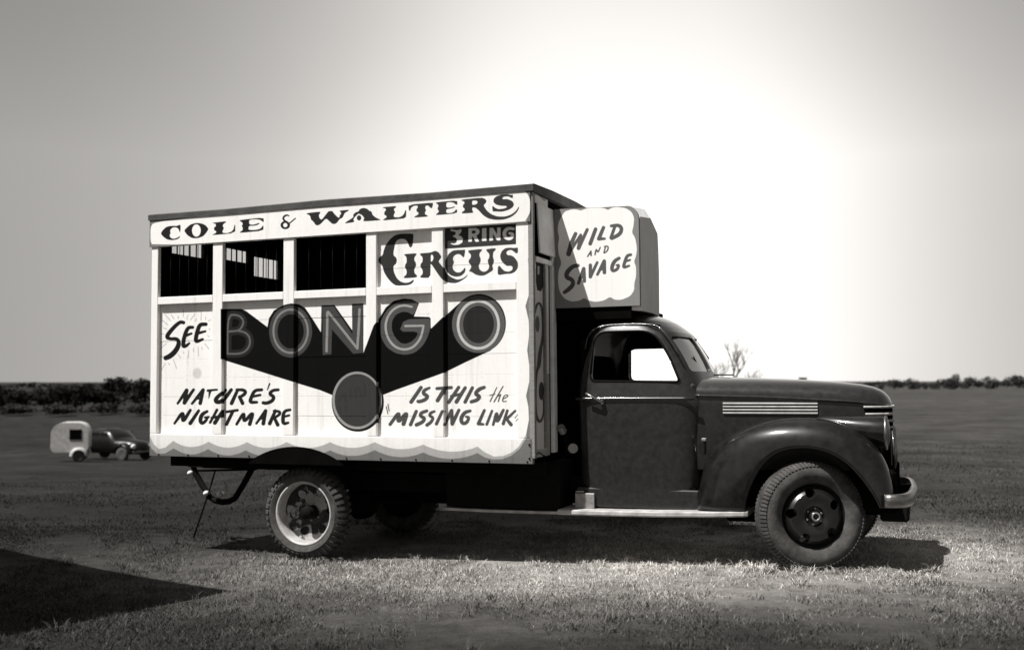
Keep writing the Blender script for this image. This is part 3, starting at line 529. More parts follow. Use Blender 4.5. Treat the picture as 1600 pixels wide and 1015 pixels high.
def art_material(name, canvas, root, axis_a, grain=1.0):
    im = canvas.image(name + '_print'); m = bpy.data.materials.new(name); m.use_nodes = True; t = m.node_tree; b = t.nodes['Principled BSDF']
    tc = N(t, 'ShaderNodeTexCoord'); tc.object = root; s = N(t, 'ShaderNodeSeparateXYZ'); t.links.new(tc.outputs['Object'], s.inputs[0])
    u = math_node(t, 'DIVIDE', math_node(t, 'SUBTRACT', s.outputs[axis_a], canvas.a0), canvas.a1 - canvas.a0)
    v = math_node(t, 'DIVIDE', math_node(t, 'SUBTRACT', s.outputs[2], canvas.z0), canvas.z1 - canvas.z0)
    cx = N(t, 'ShaderNodeCombineXYZ'); t.links.new(u, cx.inputs[0]); t.links.new(v, cx.inputs[1])
    ti = N(t, 'ShaderNodeTexImage', image=im, extension='EXTEND', interpolation='Cubic'); t.links.new(cx.outputs[0], ti.inputs[0])
    # dust and rain streaks in the paint
    mp = N(t, 'ShaderNodeMapping'); mp.inputs['Scale'].default_value = (3, 3, .7); t.links.new(tc.outputs['Object'], mp.inputs[0])
    n = N(t, 'ShaderNodeTexNoise', Scale=4.0, Detail=9.0, Roughness=.7); t.links.new(mp.outputs[0], n.inputs['Vector'])
    n2 = N(t, 'ShaderNodeTexNoise', Scale=120.0, Detail=3.0); t.links.new(tc.outputs['Object'], n2.inputs['Vector'])
    mp2 = N(t, 'ShaderNodeMapping'); mp2.inputs['Scale'].default_value = (14, 14, .6); t.links.new(tc.outputs['Object'], mp2.inputs[0])
    n5 = N(t, 'ShaderNodeTexNoise', Scale=1.0, Detail=6.0, Roughness=.6); t.links.new(mp2.outputs[0], n5.inputs['Vector'])
    n6 = N(t, 'ShaderNodeTexNoise', Scale=28.0, Detail=6.0, Roughness=.75); t.links.new(tc.outputs['Object'], n6.inputs['Vector'])
    streak = math_node(t, 'MULTIPLY', math_node(t, 'MULTIPLY', math_node(t, 'SUBTRACT', n5.outputs[0], .56), 5.0, clamp=True), .20 * grain)
    chip = math_node(t, 'MULTIPLY', math_node(t, 'MULTIPLY', math_node(t, 'SUBTRACT', n6.outputs[0], .66), 14.0, clamp=True), .45 * grain)
    splash = N(t, 'ShaderNodeMapRange'); splash.inputs['From Min'].default_value = 1.25; splash.inputs['From Max'].default_value = .95; t.links.new(s.outputs[2], splash.inputs[0])   # road dirt thrown up on the lowest boards
    dirt = math_node(t, 'MULTIPLY', math_node(t, 'MULTIPLY', splash.outputs[0], n6.outputs[0]), .45 * grain)
    g = math_node(t, 'MULTIPLY', ti.outputs[0], math_node(t, 'SUBTRACT', 1.05, math_node(t, 'MULTIPLY', n.outputs[0], .2 * grain)))
    g = math_node(t, 'MULTIPLY', g, math_node(t, 'SUBTRACT', math_node(t, 'SUBTRACT', 1.0, streak), math_node(t, 'ADD', chip, dirt)))
    t.links.new(grey_color2(t, g), b.inputs['Base Color']); b.inputs['Roughness'].default_value = .75; b.inputs['Specular IOR Level'].default_value = .06
    bp = N(t, 'ShaderNodeBump', Strength=.25, Distance=.004); t.links.new(math_node(t, 'ADD', n2.outputs[0], n.outputs[0]), bp.inputs['Height']); t.links.new(bp.outputs[0], b.inputs['Normal'])
    return m
def grey_color2(t, v):
    c = N(t, 'ShaderNodeCombineColor'); t.links.new(v, c.inputs[0])
    t.links.new(math_node(t, 'MULTIPLY', v, .98), c.inputs[1]); t.links.new(math_node(t, 'MULTIPLY', v, .955), c.inputs[2]); return c.outputs[0]

# ------------------------------------------------------------------ THE TRUCK
truck = empty('circus_truck', ROOT, RT.to_euler(), label='old circus show truck with painted white box body and dark rounded cab', category='truck')
YC = 1.2
RES = 400
PY = .045                                          # the boards sit this far behind the frame
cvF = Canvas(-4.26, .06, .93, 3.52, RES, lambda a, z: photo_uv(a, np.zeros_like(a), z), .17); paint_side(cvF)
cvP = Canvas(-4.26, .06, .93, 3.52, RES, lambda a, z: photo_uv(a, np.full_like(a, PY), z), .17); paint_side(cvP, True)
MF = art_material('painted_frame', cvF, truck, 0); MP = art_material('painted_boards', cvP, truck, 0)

# side of the box: header, posts, rail, bottom board
ZB, ZL, ZR0, ZR1, ZH, ZT = .98, 1.205, 2.525, 2.60, 3.122, 3.40
def tapered(name, x0, x1, z0, z1, y0, y1, m, parent, bev=.004): return box(name, (x0, x1, y0, y1, z0, z1), m, parent, bev)
side = tapered('side_frame', -4.17, 0, ZB, ZL, 0, .05, MF, truck); side['label'] = 'white bottom board with scalloped grey edge'
posts = [(-4.17, -4.088), (-3.408, -3.29), (-2.577, -2.457), (-1.662, -1.552), (-.975, -.86), (-.142, 0)]
for i, (a, b) in enumerate(posts): box('post', (a, b, .0015, .05, ZL + .002, ZH - .002), MF, truck)
header = box('header_board', (-4.19, .003, -.014, .05, ZH, ZT), MF, truck); header['label'] = 'white header board lettered COLE & WALTERS'
spans = [(posts[i][1], posts[i + 1][0]) for i in range(5)]
for a, b in spans: box('rail', (a + .002, b - .002, .0018, .048, ZR0, ZR1), MF, truck)
panel_o = []
for i, (a, b) in enumerate(spans):
    nz = 7; hz = (ZR0 - ZL) / nz
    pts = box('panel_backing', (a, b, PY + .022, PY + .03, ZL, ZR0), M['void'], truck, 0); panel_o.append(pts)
    for k in range(nz):
        j = rng.uniform(-.0016, .0016)
        box('plank', (a + .001, b - .001, PY + j, PY + .02 + j, ZL + k * hz + .0006, ZL + (k + 1) * hz - .0006), MP, pts, .0014)
for i in (3, 4):
    a, b = spans[i]; nz = 3; hz = (ZH - ZR1) / nz
    pts = box('panel_backing', (a, b, PY + .022, PY + .03, ZR1, ZH), M['void'], truck, 0)
    for k in range(nz):
        j = rng.uniform(-.0016, .0016)
        box('plank', (a + .001, b - .001, PY + j, PY + .02 + j, ZR1 + k * hz + .0006, ZR1 + (k + 1) * hz - .0006), MP, pts, .0014)
# heads of the bolts along the bottom board
for i, x in enumerate(np.linspace(-4.05, -.05, 12)):
    bm = bmesh.new(); add_tube(bm, [(x, .004, 1.0), (x, -.008, 1.0)], .008, 6); link('bolt', bm_mesh('bolt', bm), M['black'], truck)
for z in (1.03, 1.15): 
    bm = bmesh.new(); add_tube(bm, [(-.03, .004, z), (-.03, -.008, z)], .009, 6); link('bolt', bm_mesh('bolt', bm), M['black'], truck)
# cage bars in the three openings (thin, dark)
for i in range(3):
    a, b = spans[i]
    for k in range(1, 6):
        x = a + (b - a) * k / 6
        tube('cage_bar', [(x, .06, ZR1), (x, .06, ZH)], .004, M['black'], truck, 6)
# roof: canvas over a shallow crown with a drip edge
rr = []
for x in (-4.20, -3.2, -2.1, -1.0, .035):
    sag = .008 * math.sin(x * 2.2)
    rr.append([(x, -.022, 3.398 + sag * .5), (x, -.026, 3.452 + sag), (x, .0, 3.464 + sag), (x, .5, 3.485 + sag), (x, YC, 3.495), (x, 1.9, 3.485), (x, 2.4, 3.464), (x, 2.426, 3.452), (x, 2.42, 3.398)])
v, f = loft(rr); roof = link('roof', recalc(mesh('roof', v, f)), M['roofing'], truck)
# closed box shell: floor, far wall, rear wall with slots, front wall
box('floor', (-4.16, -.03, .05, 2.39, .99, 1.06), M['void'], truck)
box('far_wall', (-4.17, 0, 2.36, 2.40, .98, 3.397), M['frontwhite'], truck); box('wall_shade_lining', (-4.125, -.035, 2.352, 2.358, 1.065, 3.39), M['void'], truck, 0); box('ceiling_shade_lining', (-4.125, -.035, .052, 2.35, 3.36, 3.37), M['void'], truck, 0)  # near-black linings stand in for the shade inside the box
bm = bmesh.new(); X0, X1 = -4.17, -4.13
slots = [(.27, .80, 3.09, 3.30), (1.12, 1.63, 3.12, 3.26), (1.74, 2.27, 2.99, 3.22)]
add_box(bm, X0, X1, .051, 2.349, .982, 2.985)
add_box(bm, X0, X1, .051, 2.349, 3.302, 3.396)
add_box(bm, X0, X1, .051, .27, 2.985, 3.302); add_box(bm, X0, X1, .80, 1.12, 2.985, 3.302); add_box(bm, X0, X1, 1.63, 1.74, 2.985, 3.302); add_box(bm, X0, X1, 2.27, 2.349, 2.985, 3.302)
add_box(bm, X0, X1, .27, .80, 2.985, 3.09); add_box(bm, X0, X1, 1.12, 1.63, 2.985, 3.12); add_box(bm, X0, X1, 1.12, 1.63, 3.26, 3.302); add_box(bm, X0, X1, 1.74, 2.27, 3.22, 3.302)
rear = link('rear_wall', bm_mesh('rear_wall', bm), M['void'], truck)
for a, b, z0, z1 in slots:
    for y in np.linspace(a, b, 6)[1:-1]: tube('slot_bar', [(X0 + .02, y, z0), (X0 + .02, y, z1)], .008, M['black'], rear, 6)
# front wall of the box: framed white boards on the near side, dark bulkhead behind the cab
cvN = Canvas(-.02, 1.4, .93, 3.52, 420, lambda a, z: photo_uv(np.zeros_like(a), a, z), .40)
def paint_front(c):
    c.poly([(829, 300), (834, 300), (834, 730), (829, 730)], .30, 0)
    c.poly(fK.p([(75, 100), (95, 112), (140, 160), (165, 142), (200, 150), (225, 195), (225, 1400), (70, 1400)]), .86, 0)
    c.poly(fL.p([(50, -250), (140, -250), (140, 900), (50, 900)]), .66, 0)
    c.poly(fK.p([(78, 520), (100, 545), (105, 520), (130, 525), (152, 590), (148, 640), (125, 812), (80, 795)]), .045)
    c.poly(fK.p([(92, 625), (106, 625), (104, 685), (92, 685)]), .5, 0)
    c.stroke(fL.w([(62, 40, 12), (78, -30, 16), (104, -20, 16), (114, 60, 14), (114, 200, 14), (96, 280, 24), (90, 370, 26), (76, 400, 14), (70, 500, 9), (70, 650, 12), (75, 700, 18), (95, 732, 20), (118, 690, 10), (120, 600, 9), (112, 560, 9)]), .11)
    c.ellipse(*fL.p([(80, 105)])[0], 14 / 4.06, 52 / 4.06, .16); c.ellipse(*fL.p([(105, 530)])[0], 17 / 4.06, 58 / 4.06, .07)
    c.stroke(fL.w([(55, 960, 10), (75, 930, 10), (92, 918, 10), (110, 935, 10), (140, 950, 10)]), .05)
paint_front(cvN); MN = art_material('painted_front', cvN, truck, 1)
fw = box('front_wall', (-.03, 0, .002, .47, 1.03, 3.396), MN, truck); fw['label'] = 'white board with painted dark scroll ornament on box front'
box('front_bulkhead', (-.03, -.002, .472, 2.349, .99, 3.39), M['void'], truck)
box('front_post', (-.03, .03, .50, .60, 1.05, 2.95), M['frontwhite'], truck)
box('corner_post', (-.028, .022, .0, .045, 1.03, 3.39), M['greywood'], truck)
# ventilator flap near the top of the front wall, standing off its dark opening
box('flap_opening', (.0005, .006, .085, .56, 2.83, 3.31), M['void'], truck, 0)
fl = link('vent_flap', recalc(mesh('vent_flap', [(.010, .125, 3.30), (.010, .57, 3.30), (.030, .57, 2.86), (.030, .125, 2.86), (.022, .125, 3.31), (.022, .57, 3.31), (.044, .57, 2.865), (.044, .125, 2.865)], [(0, 1, 2, 3), (4, 5, 6, 7), (0, 4, 7, 3), (1, 5, 6, 2), (0, 1, 5, 4), (3, 2, 6, 7)])), M['frontwhite'], truck)
box('flap_sill', (0.002, .03, .06, .56, 2.775, 2.822), M['frontwhite'], truck)
box('side_stile', (0.002, .025, .30, .325, 1.1, 2.80), M['greywood'], truck)

# sign box over the cab
cvW = Canvas(.0, .95, 2.30, 3.40, 520, lambda a, z: photo_uv(a, np.full_like(a, .55), z), .22)
def paint_wild(c):
    c.poly(fM.p([(78, 108), (100, 82), (160, 65), (200, 67), (232, 77), (270, 62), (310, 54), (400, 50), (440, 58), (465, 72), (500, 52), (545, 44), (620, 55), (670, 88), (692, 140), (686, 205), (672, 265), (700, 310), (716, 400), (708, 465), (690, 512), (708, 560), (708, 640), (692, 700), (692, 760), (655, 812), (580, 842), (520, 840), (485, 815), (430, 848), (360, 860), (300, 848), (262, 824), (220, 850), (150, 857), (90, 830), (50, 770), (36, 680), (42, 590), (68, 525), (42, 450), (36, 370), (48, 312), (34, 250), (40, 180)]), WHITE, 1)
    K = .10
    for q in ([(188, 275, 32), (150, 360, 38), (128, 448, 42)], [(132, 440, 30), (232, 285, 24)], [(232, 290, 28), (214, 398, 34)], [(214, 400, 32), (288, 240, 28)], [(360, 236, 32), (314, 360, 34)], [(428, 222, 30), (388, 318, 34), (438, 318, 22)],
              [(495, 208, 26), (560, 200, 32), (587, 230, 32), (570, 280, 34), (500, 314, 32)], [(525, 215, 28), (492, 310, 28)],
              [(292, 470, 13), (320, 425, 15), (322, 462, 14)], [(300, 452, 10), (322, 448, 10)], [(355, 455, 13), (365, 402, 14), (380, 440, 14), (400, 392, 12)], [(445, 385, 13), (432, 438, 13)], [(436, 385, 12), (464, 380, 13), (470, 400, 14), (455, 430, 13), (434, 440, 12)],
              [(208, 548, 32), (165, 552, 36), (112, 605, 40), (108, 650, 38), (160, 668, 36), (170, 708, 36), (132, 750, 40), (92, 778, 30)], [(212, 700, 26), (258, 575, 32), (264, 682, 30)], [(220, 655, 20), (262, 645, 20)],
              [(315, 545, 30), (315, 645, 30), (374, 522, 24)], [(376, 625, 24), (434, 510, 32), (436, 608, 32)], [(395, 585, 20), (436, 575, 20)], [(562, 485, 28), (520, 510, 34), (497, 568, 34), (508, 598, 28), (548, 580, 28), (562, 542, 24), (540, 545, 18)],
              [(662, 455, 26), (630, 462, 28), (610, 520, 30), (597, 568, 28), (648, 550, 20)], [(612, 515, 20), (655, 500, 20)]):
        c.stroke(fM.w(q), K)
paint_wild(cvW); MW = art_material('painted_sign', cvW, truck, 0, .6)
sp = round_poly([(.035, 2.385), (.845, 2.385), (.845, 3.22), (.78, 3.30), (.035, 3.315)], [.005, .005, .05, .04, .005], 4)
sign = link('overcab_sign', prism(sp, 'y', .55, .585), MW, truck); sign['label'] = 'white scalloped board reading WILD AND SAVAGE above the cab'
# canvas-covered body behind the sign board
ny = [(.586, 0, 0), (.95, .012, .035), (1.4, -.03, -.05), (1.85, -.13, -.14)]
rings = []
for y, dx, dz in ny: rings.append([(.06, y, 2.40), (.848 + dx, y, 2.34), (.852 + dx, y, 2.8), (.848 + dx, y, 3.20 + dz), (.79 + dx, y, 3.29 + dz), (.4, y, 3.31 + dz * .6), (.06, y, 3.31 + dz * .3)])
v, f = loft(rings); link('sign_box_cover', recalc(mesh('sign_box_cover', v, f)), M['canvas'], truck)
box('sign_box_base', (.04, .76, .57, 1.83, 2.27, 2.384), M['void'], truck)

# ------------------------------------------------------------------ cab
CZ = [.70, .95, 1.3, 1.55, 1.72, 1.90, 2.05, 2.14, 2.20, 2.25, 2.29, 2.318, 2.335]
CX0 = [.235, .225, .22, .215, .22, .235, .265, .30, .34, .40, .48, .58, .70]
CX1 = [1.36, 1.38, 1.40, 1.41, 1.35, 1.27, 1.185, 1.12, 1.05, .985, .91, .83, .76]
CHW = [.70, .715, .725, .73, .715, .69, .665, .64, .61, .565, .49, .38, .20]
CEX = [7, 7, 7, 7, 6.5, 6, 5.5, 5, 4.5, 4, 3.4, 2.8, 2.2]
def cab_ring(z, off=0.0, n=72):
    x0, x1, hw, ex = (interp(z, CZ, a) for a in (CX0, CX1, CHW, CEX)); cx, ax = (x0 + x1) / 2, (x1 - x0) / 2 + off; hw += off; out = []
    for k in range(n):
        a = 2 * math.pi * k / n; c, s = math.cos(a), math.sin(a)
        px = math.copysign(abs(c) ** (2 / ex), c); py = math.copysign(abs(s) ** (2 / ex), s)
        vee = .045 * (1 - abs(py)) * max(0, c) if z > 1.6 else 0
        out.append((cx + ax * px + vee, YC + hw * py, z))
    return out
def cab_loft(off=0.0, z0=.70):
    zs = sorted(set([z0] + [z for z in np.linspace(z0, 2.14, 22)] + list(np.linspace(2.14, 2.335, 14))))
    rings = [cab_ring(z, off) for z in zs]
    if off > 0: rings = [[(x, y, z + off * interp(z, [2.1, 2.335], [0, 1])) for x, y, z in r] for r in rings]
    if off < 0: rings = [[(x, y, z + (off * interp(z, [2.1, 2.335], [0, 1]))) for x, y, z in r] for r in rings]
    v, f = loft(rings); return recalc(mesh('cab', v, f))
win = round_poly([(.385, 1.705), (1.215, 1.69), (1.115, 1.92), (.965, 2.155), (.41, 2.155)], [.06, .05, .06, .14, .13], 6)
cab = link('cab', cab_loft(0), M['paint'], truck)
boolean(cab, cab_loft(-.045, .78))
boolean(cab, prism(win, 'y', -.5, 3))
for a, b in ((.60, 1.165), (1.235, 1.80)):
    boolean(cab, prism(round_poly([(a, 1.785), (b, 1.785), (b - (.03 if a > 1 else 0), 2.105), (a + (.03 if a < 1 else 0), 2.105)], .04, 4), 'x', .95, 1.8))
shade_auto(cab.data, 32)
cab['label'] = 'dark rounded steel cab'
box('rear_shade_panel', (.275, .290, .60, 1.80, 1.20, 2.17), M['void'], truck, 0); box('roof_shade_panel', (.34, 1.0, .62, 1.78, 2.195, 2.21), M['void'], truck, 0)  # black sheets put the cab's inner shade over its painted steel
for yy in (.615, 1.785): box('corner_shade_panel', (.275, .36, yy - .015 if yy > 1 else yy - .06, yy + .06 if yy > 1 else yy + .015, 1.20, 2.10), M['void'], truck, 0)
far_trim = link('door_shade_trim', prism([(.30, 1.25), (1.25, 1.25), (1.25, 1.70), (1.06, 2.05), (.95, 2.17), (.30, 2.17)], 'y', 1.80, 1.812), M['void'], truck)  # black for cab shade too; its cutout top is the headliner drop
boolean(far_trim, prism(round_poly([(.39, 1.70), (1.215, 1.69), (1.115, 1.92), (1.03, 2.03), (.39, 2.03)], [.04, .05, .06, .06, .10], 6), 'y', 1.7, 1.9))
dz = round_poly([(.305, .745), (1.335, .745), (1.345, 1.60), (1.235, 1.70), (1.14, 1.95), (.995, 2.20), (.36, 2.20), (.305, 1.9)], [.05, .04, .1, .12, .12, .15, .13, .2], 6)
wino = round_poly([(.365, 1.685), (1.24, 1.67), (1.135, 1.93), (.975, 2.172), (.39, 2.172)], [.07, .06, .07, .15, .14], 6)
for sgn in (0, 1):
    door = link('door', cab_loft(.007), M['paint'], truck)
    boolean(door, cab_loft(-.01, .69))
    boolean(door, prism(dz, 'y', .3 if sgn == 0 else 1.5, .9 if sgn == 0 else 2.1), 'INTERSECT')
    boolean(door, prism(wino, 'y', -.5, 3)); shade_auto(door.data, 32)
    hy = .462 if sgn == 0 else 1.938; s_ = 1 if sgn == 0 else -1
    tube('door_handle', [(.51, hy, 1.515), (.51, hy - .03 * s_, 1.52), (.49, hy - .045 * s_, 1.53), (.42, hy - .05 * s_, 1.565), (.365, hy - .05 * s_, 1.592)], [.016, .014, .011, .012, .013], M['chrome'], door)
    bm = bmesh.new(); add_tube(bm, [(.505, hy + .01 * s_, 1.515), (.505, hy - .016 * s_, 1.515)], .022, 12); link('handle_escutcheon', bm_mesh('handle_escutcheon', bm), M['chrome'], door, True)
def side_y(z, off=0): return YC - interp(z, CZ, CHW) - off
# rubber channel round the near and far window, drip moulding, beads
for s_ in (1, -1):
    f_ = (lambda y: y) if s_ == 1 else (lambda y: 2 * YC - y)
    tube('window_channel', [(x, f_(side_y(z, -.004)), z) for x, z in win + win[:1]], .011, M['black'], truck, 6)
    dr = resample([(.335, 2.0), (.35, 2.13), (.43, 2.205), (.60, 2.222), (.95, 2.218), (1.04, 2.17), (1.13, 2.05), (1.21, 1.92)], 28)
    tube('drip_moulding', [(x, f_(side_y(z, .009)), z) for x, z in dr], .008, M['paint'], truck, 6)
    tube('cab_bead', [(x, f_(side_y(1.545, .006)), 1.545) for x in np.linspace(.255, 1.34, 12)], .014, M['paint'], truck, 8)
# windshield panes
for a, b in ((.595, 1.17), (1.23, 1.805)):
    rows = []
    for y in np.linspace(a, b, 4):
        rows.append([])
        for z in np.linspace(1.78, 2.11, 5):
            x0, x1, hw, ex = (interp(z, CZ, q) for q in (CX0, CX1, CHW, CEX)); py = min(.995, abs(y - YC) / hw)
            xx = (x0 + x1) / 2 + (x1 - x0) / 2 * (1 - py ** ex) ** (1 / ex) + .045 * (1 - py) - .018
            rows[-1].append((xx, y, z))
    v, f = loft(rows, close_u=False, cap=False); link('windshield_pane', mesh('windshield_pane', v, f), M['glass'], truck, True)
# seat, dash, steering wheel
box('seat', (.33, .75, .56, 1.84, 1.05, 1.20), M['seat'], truck, .03); box('seat_back', (.30, .42, .56, 1.84, 1.2, 1.66), M['seat'], truck, .04)
box('dashboard', (1.17, 1.33, .53, 1.87, 1.45, 1.68), M['seat'], truck, .02)
box('cab_floor', (.30, 1.33, .53, 1.87, .72, .76), M['void'], truck, 0)
bm = bmesh.new(); ring = [(.93 + .07 * math.sin(a) , 1.58 + .21 * math.cos(a), 1.50 + .17 * math.sin(a)) for a in np.linspace(0, 2 * math.pi, 25)]
add_tube(bm, ring, .012, 6, cap=False); add_tube(bm, [(.93, 1.58, 1.5), (1.25, 1.58, 1.3)], .02, 6); link('steering_wheel', bm_mesh('steering_wheel', bm), M['black'], truck, True)

# ------------------------------------------------------------------ hood and nose
HX = [1.30, 1.45, 1.8, 2.2, 2.5, 2.70, 2.80, 2.87, 2.915, 2.945, 2.96]
HW_ = [.655, .63, .565, .495, .44, .395, .355, .30, .235, .15, .05]
HT = [1.738, 1.735, 1.725, 1.705, 1.683, 1.658, 1.635, 1.604, 1.565, 1.515, 1.47]
def hood_hw(x): return interp(x, HX, HW_)
def bead_z(x): return interp(x, [1.30, 1.95, 2.63, 2.94], [1.565, 1.545, 1.505, 1.47])
def hood_ring(x):
    hw, zt, zb = hood_hw(x), interp(x, HX, HT), bead_z(x); out = []
    ts = np.linspace(0, math.pi, 33)
    for a in ts:
        c, s = math.cos(a), math.sin(a); out.append((x, YC - hw * math.copysign(abs(c) ** .62, c), zb + (zt - zb) * s ** .8))
    out += [(x, YC + hw, z) for z in (zb - .08, 1.3, 1.1)] + [(x, YC + hw * .96, .92)] + [(x, YC - hw * .96, .92)] + [(x, YC - hw, z) for z in (1.1, 1.3, zb - .08)]
    return out
xs = sorted(set(list(np.linspace(1.30, 2.70, 18)) + list(np.linspace(2.70, 2.96, 14))))
v, f = loft([hood_ring(x) for x in xs]); hood = link('hood', recalc(mesh('hood', v, f)), M['paint'], truck); shade_auto(hood.data, 40)
for s_ in (1, -1):
    pp = [(x, YC - s_ * (hood_hw(x) + .004), bead_z(x) + .006) for x in np.linspace(1.33, 2.94, 36)]
    tube('hood_bead', pp, .013, M['paint'], truck, 8)
    for k in range(4):
        z = 1.500 - k * .0275; bm = bmesh.new()
        for x0, x1 in zip(np.linspace(1.56, 2.35, 12)[:-1], np.linspace(1.56, 2.35, 12)[1:]):
            pass
        rings = [[(x, YC - s_ * (hood_hw(x) + d), z + h + (x - 1.56) * -.006) for d, h in ((.001, -.006), (.014, -.005), (.014, .004), (.001, .008))] for x in np.linspace(1.57, 2.36, 14)]
        v, f = loft(rings); bm.free(); link('louver_strip', recalc(mesh('louver_strip', v, f)), M['strip'], truck)
    box('hood_latch', (1.415, 1.435, YC - .735 if s_ == 1 else YC + .70, YC - .70 if s_ == 1 else YC + .735, 1.06, 1.17), M['black'], truck)
    box('hood_hinge', (1.40, 1.44, YC - .745 if s_ == 1 else YC + .70, YC - .70 if s_ == 1 else YC + .745, 1.175, 1.20), M['metal'], truck)
# bars wrapping round the nose
def nose_path(x0, off):
    xs_ = np.r_[np.linspace(x0, 2.80, 8), np.linspace(2.82, 2.958, 14)]
    a = [(x + off * .6, YC - hood_hw(x) - off) for x in xs_]; return a + [(x, 2 * YC - y) for x, y in a[::-1]]
for k, (x0, z) in enumerate([(2.73, 1.463), (2.745, 1.402), (2.80, 1.342), (2.84, 1.285)]):
    rings = [[(x, y, z + h) for h in (-.010, .010)] + [(x + (.014 if True else 0) * (1 if x > 2.9 else .2), y + (-.012 if y < YC else .012), z + h) for h in (.008, -.008)] for x, y in nose_path(x0, .004)]
    v, f = loft(rings); link('nose_bar', recalc(mesh('nose_bar', v, f)), M['strip'] if k < 2 else M['metal'], truck, True)
    rings = [[(x, y, z - .030 + h) for h in (-.016, .016)] + [(x, y + (-.004 if y < YC else .004), z - .030 + h) for h in (.016, -.016)] for x, y in nose_path(x0 + .01, .001)]
    v, f = loft(rings); link('nose_slot', recalc(mesh('nose_slot', v, f)), M['void'], truck)
# vertical grille bars below the nose
gr = box('grille_backing', (2.90, 2.94, .86, 1.54, .72, 1.27), M['void'], truck)
for k in range(9):
    y = .90 + k * .075; tube('grille_bar', [(2.95, y, .74), (2.97, y, 1.0), (2.96, y, 1.26)], .012, M['paint'], gr, 6)
# cowl vent, windshield wiper, hood ornament
bm = bmesh.new(); add_box(bm, 1.40, 1.55, 1.08, 1.32, 1.748, 1.760, .004); link('cowl_vent', bm_mesh('cowl_vent', bm), M['black'], truck)
tube('wiper', [(1.30, .95, 1.80), (1.27, .82, 1.92)], .006, M['black'], truck)

# ------------------------------------------------------------------ fenders
CR = [(1.350, .585), (1.365, .75), (1.395, .92), (1.455, 1.05), (1.55, 1.16), (1.70, 1.262), (1.86, 1.328), (2.05, 1.368), (2.30, 1.380), (2.50, 1.352), (2.66, 1.295), (2.79, 1.20), (2.885, 1.08), (2.94, .93), (2.962, .80), (2.965, .66)]
LP = [(1.772, .600), (1.790, .72), (1.865, .90), (1.975, 1.05), (2.11, 1.125), (2.30, 1.145), (2.47, 1.11), (2.62, 1.02), (2.74, .88), (2.83, .74), (2.86, .66)]
c_, l_ = resample(CR, 60), resample(LP, 60)
def fender_mesh(flip):
    rings = []
    for i in range(60):
        (cx, cz), (lx, lz) = c_[i], l_[i]; u = i / 59; ring = []
        # rolled lip
        ring.append((lx + (cx - lx) * -.02, .385, lz + (cz - lz) * -.02)); ring.append((lx - (cx - lx) * .015, .358, lz - (cz - lz) * .015)); ring.append((lx, .345, lz))
        for th in np.linspace(.08, math.pi / 2, 12):
            k = math.sin(th); ring.append((lx + (cx - lx) * k, .345 + .235 * (1 - math.cos(th)) * (.6 + .4 * math.sin(math.pi * u)), lz + (cz - lz) * k))
        yi = ring[-1][1]; tuck = .05 + .10 * math.sin(math.pi * u)
        for y, d in ((.64, .15), (.72, .45), (.80, 1.0)): ring.append((cx + .25 * tuck * d * (.5 - u), y, cz - tuck * d))
        rings.append(ring)
    if flip: rings = [[(x, 2 * YC - y, z) for x, y, z in r] for r in rings]
    v, f = loft(rings, close_u=False, cap=False); return recalc(mesh('front_fender', v, f))
def pod_mesh(flip):
    st = [(2.36, .012, 1.366), (2.42, .045, 1.345), (2.50, .075, 1.318), (2.60, .103, 1.292), (2.70, .122, 1.274), (2.80, .134, 1.262), (2.88, .138, 1.256), (2.905, .136, 1.254)]
    rings = [[(x, (.64 if not flip else 2 * YC - .64) + r * 1.02 * math.cos(a), z + r * math.sin(a)) for a in np.linspace(0, 2 * math.pi, 28, endpoint=False)] for x, r, z in st]
    v, f = loft(rings); return recalc(mesh('headlight', v, f))
for flip in (False, True):
    fo = link('front_fender', fender_mesh(flip), M['fender'], truck, True)
    sd = fo.modifiers.new('thickness', 'SOLIDIFY'); sd.thickness = .006; sd.offset = 0
    hl = link('headlight', pod_mesh(flip), M['fender'], truck); shade_auto(hl.data, 40)
    yc = .64 if not flip else 2 * YC - .64
    def disc(name, prof, m, x):
        v, f = lathe(prof, 32); v = [(x + b, yc + a, 1.252 + c) for a, b, c in v]; return link(name, recalc(mesh(name, v, f)), m, hl, True)
    disc('headlight_rim', [(.122, .0), (.142, -.004), (.146, .008), (.138, .022), (.122, .024)], M['chrome'], 2.905)
    disc('headlight_lens', [(.001, .045), (.06, .040), (.10, .03), (.124, .018)], M['lens'], 2.905)
    # inner wheel-house
    yw = .80 if not flip else 2 * YC - .80
    v = [(x, yw, z) for x, z in c_[::3]]; n = len(v); v += [(x, yw, .55) for x, z in c_[::3]]
    link('wheel_house', mesh('wheel_house', v, [(i, i + 1, i + 1 + n, i + n) for i in range(n - 1)]), M['void'], truck)

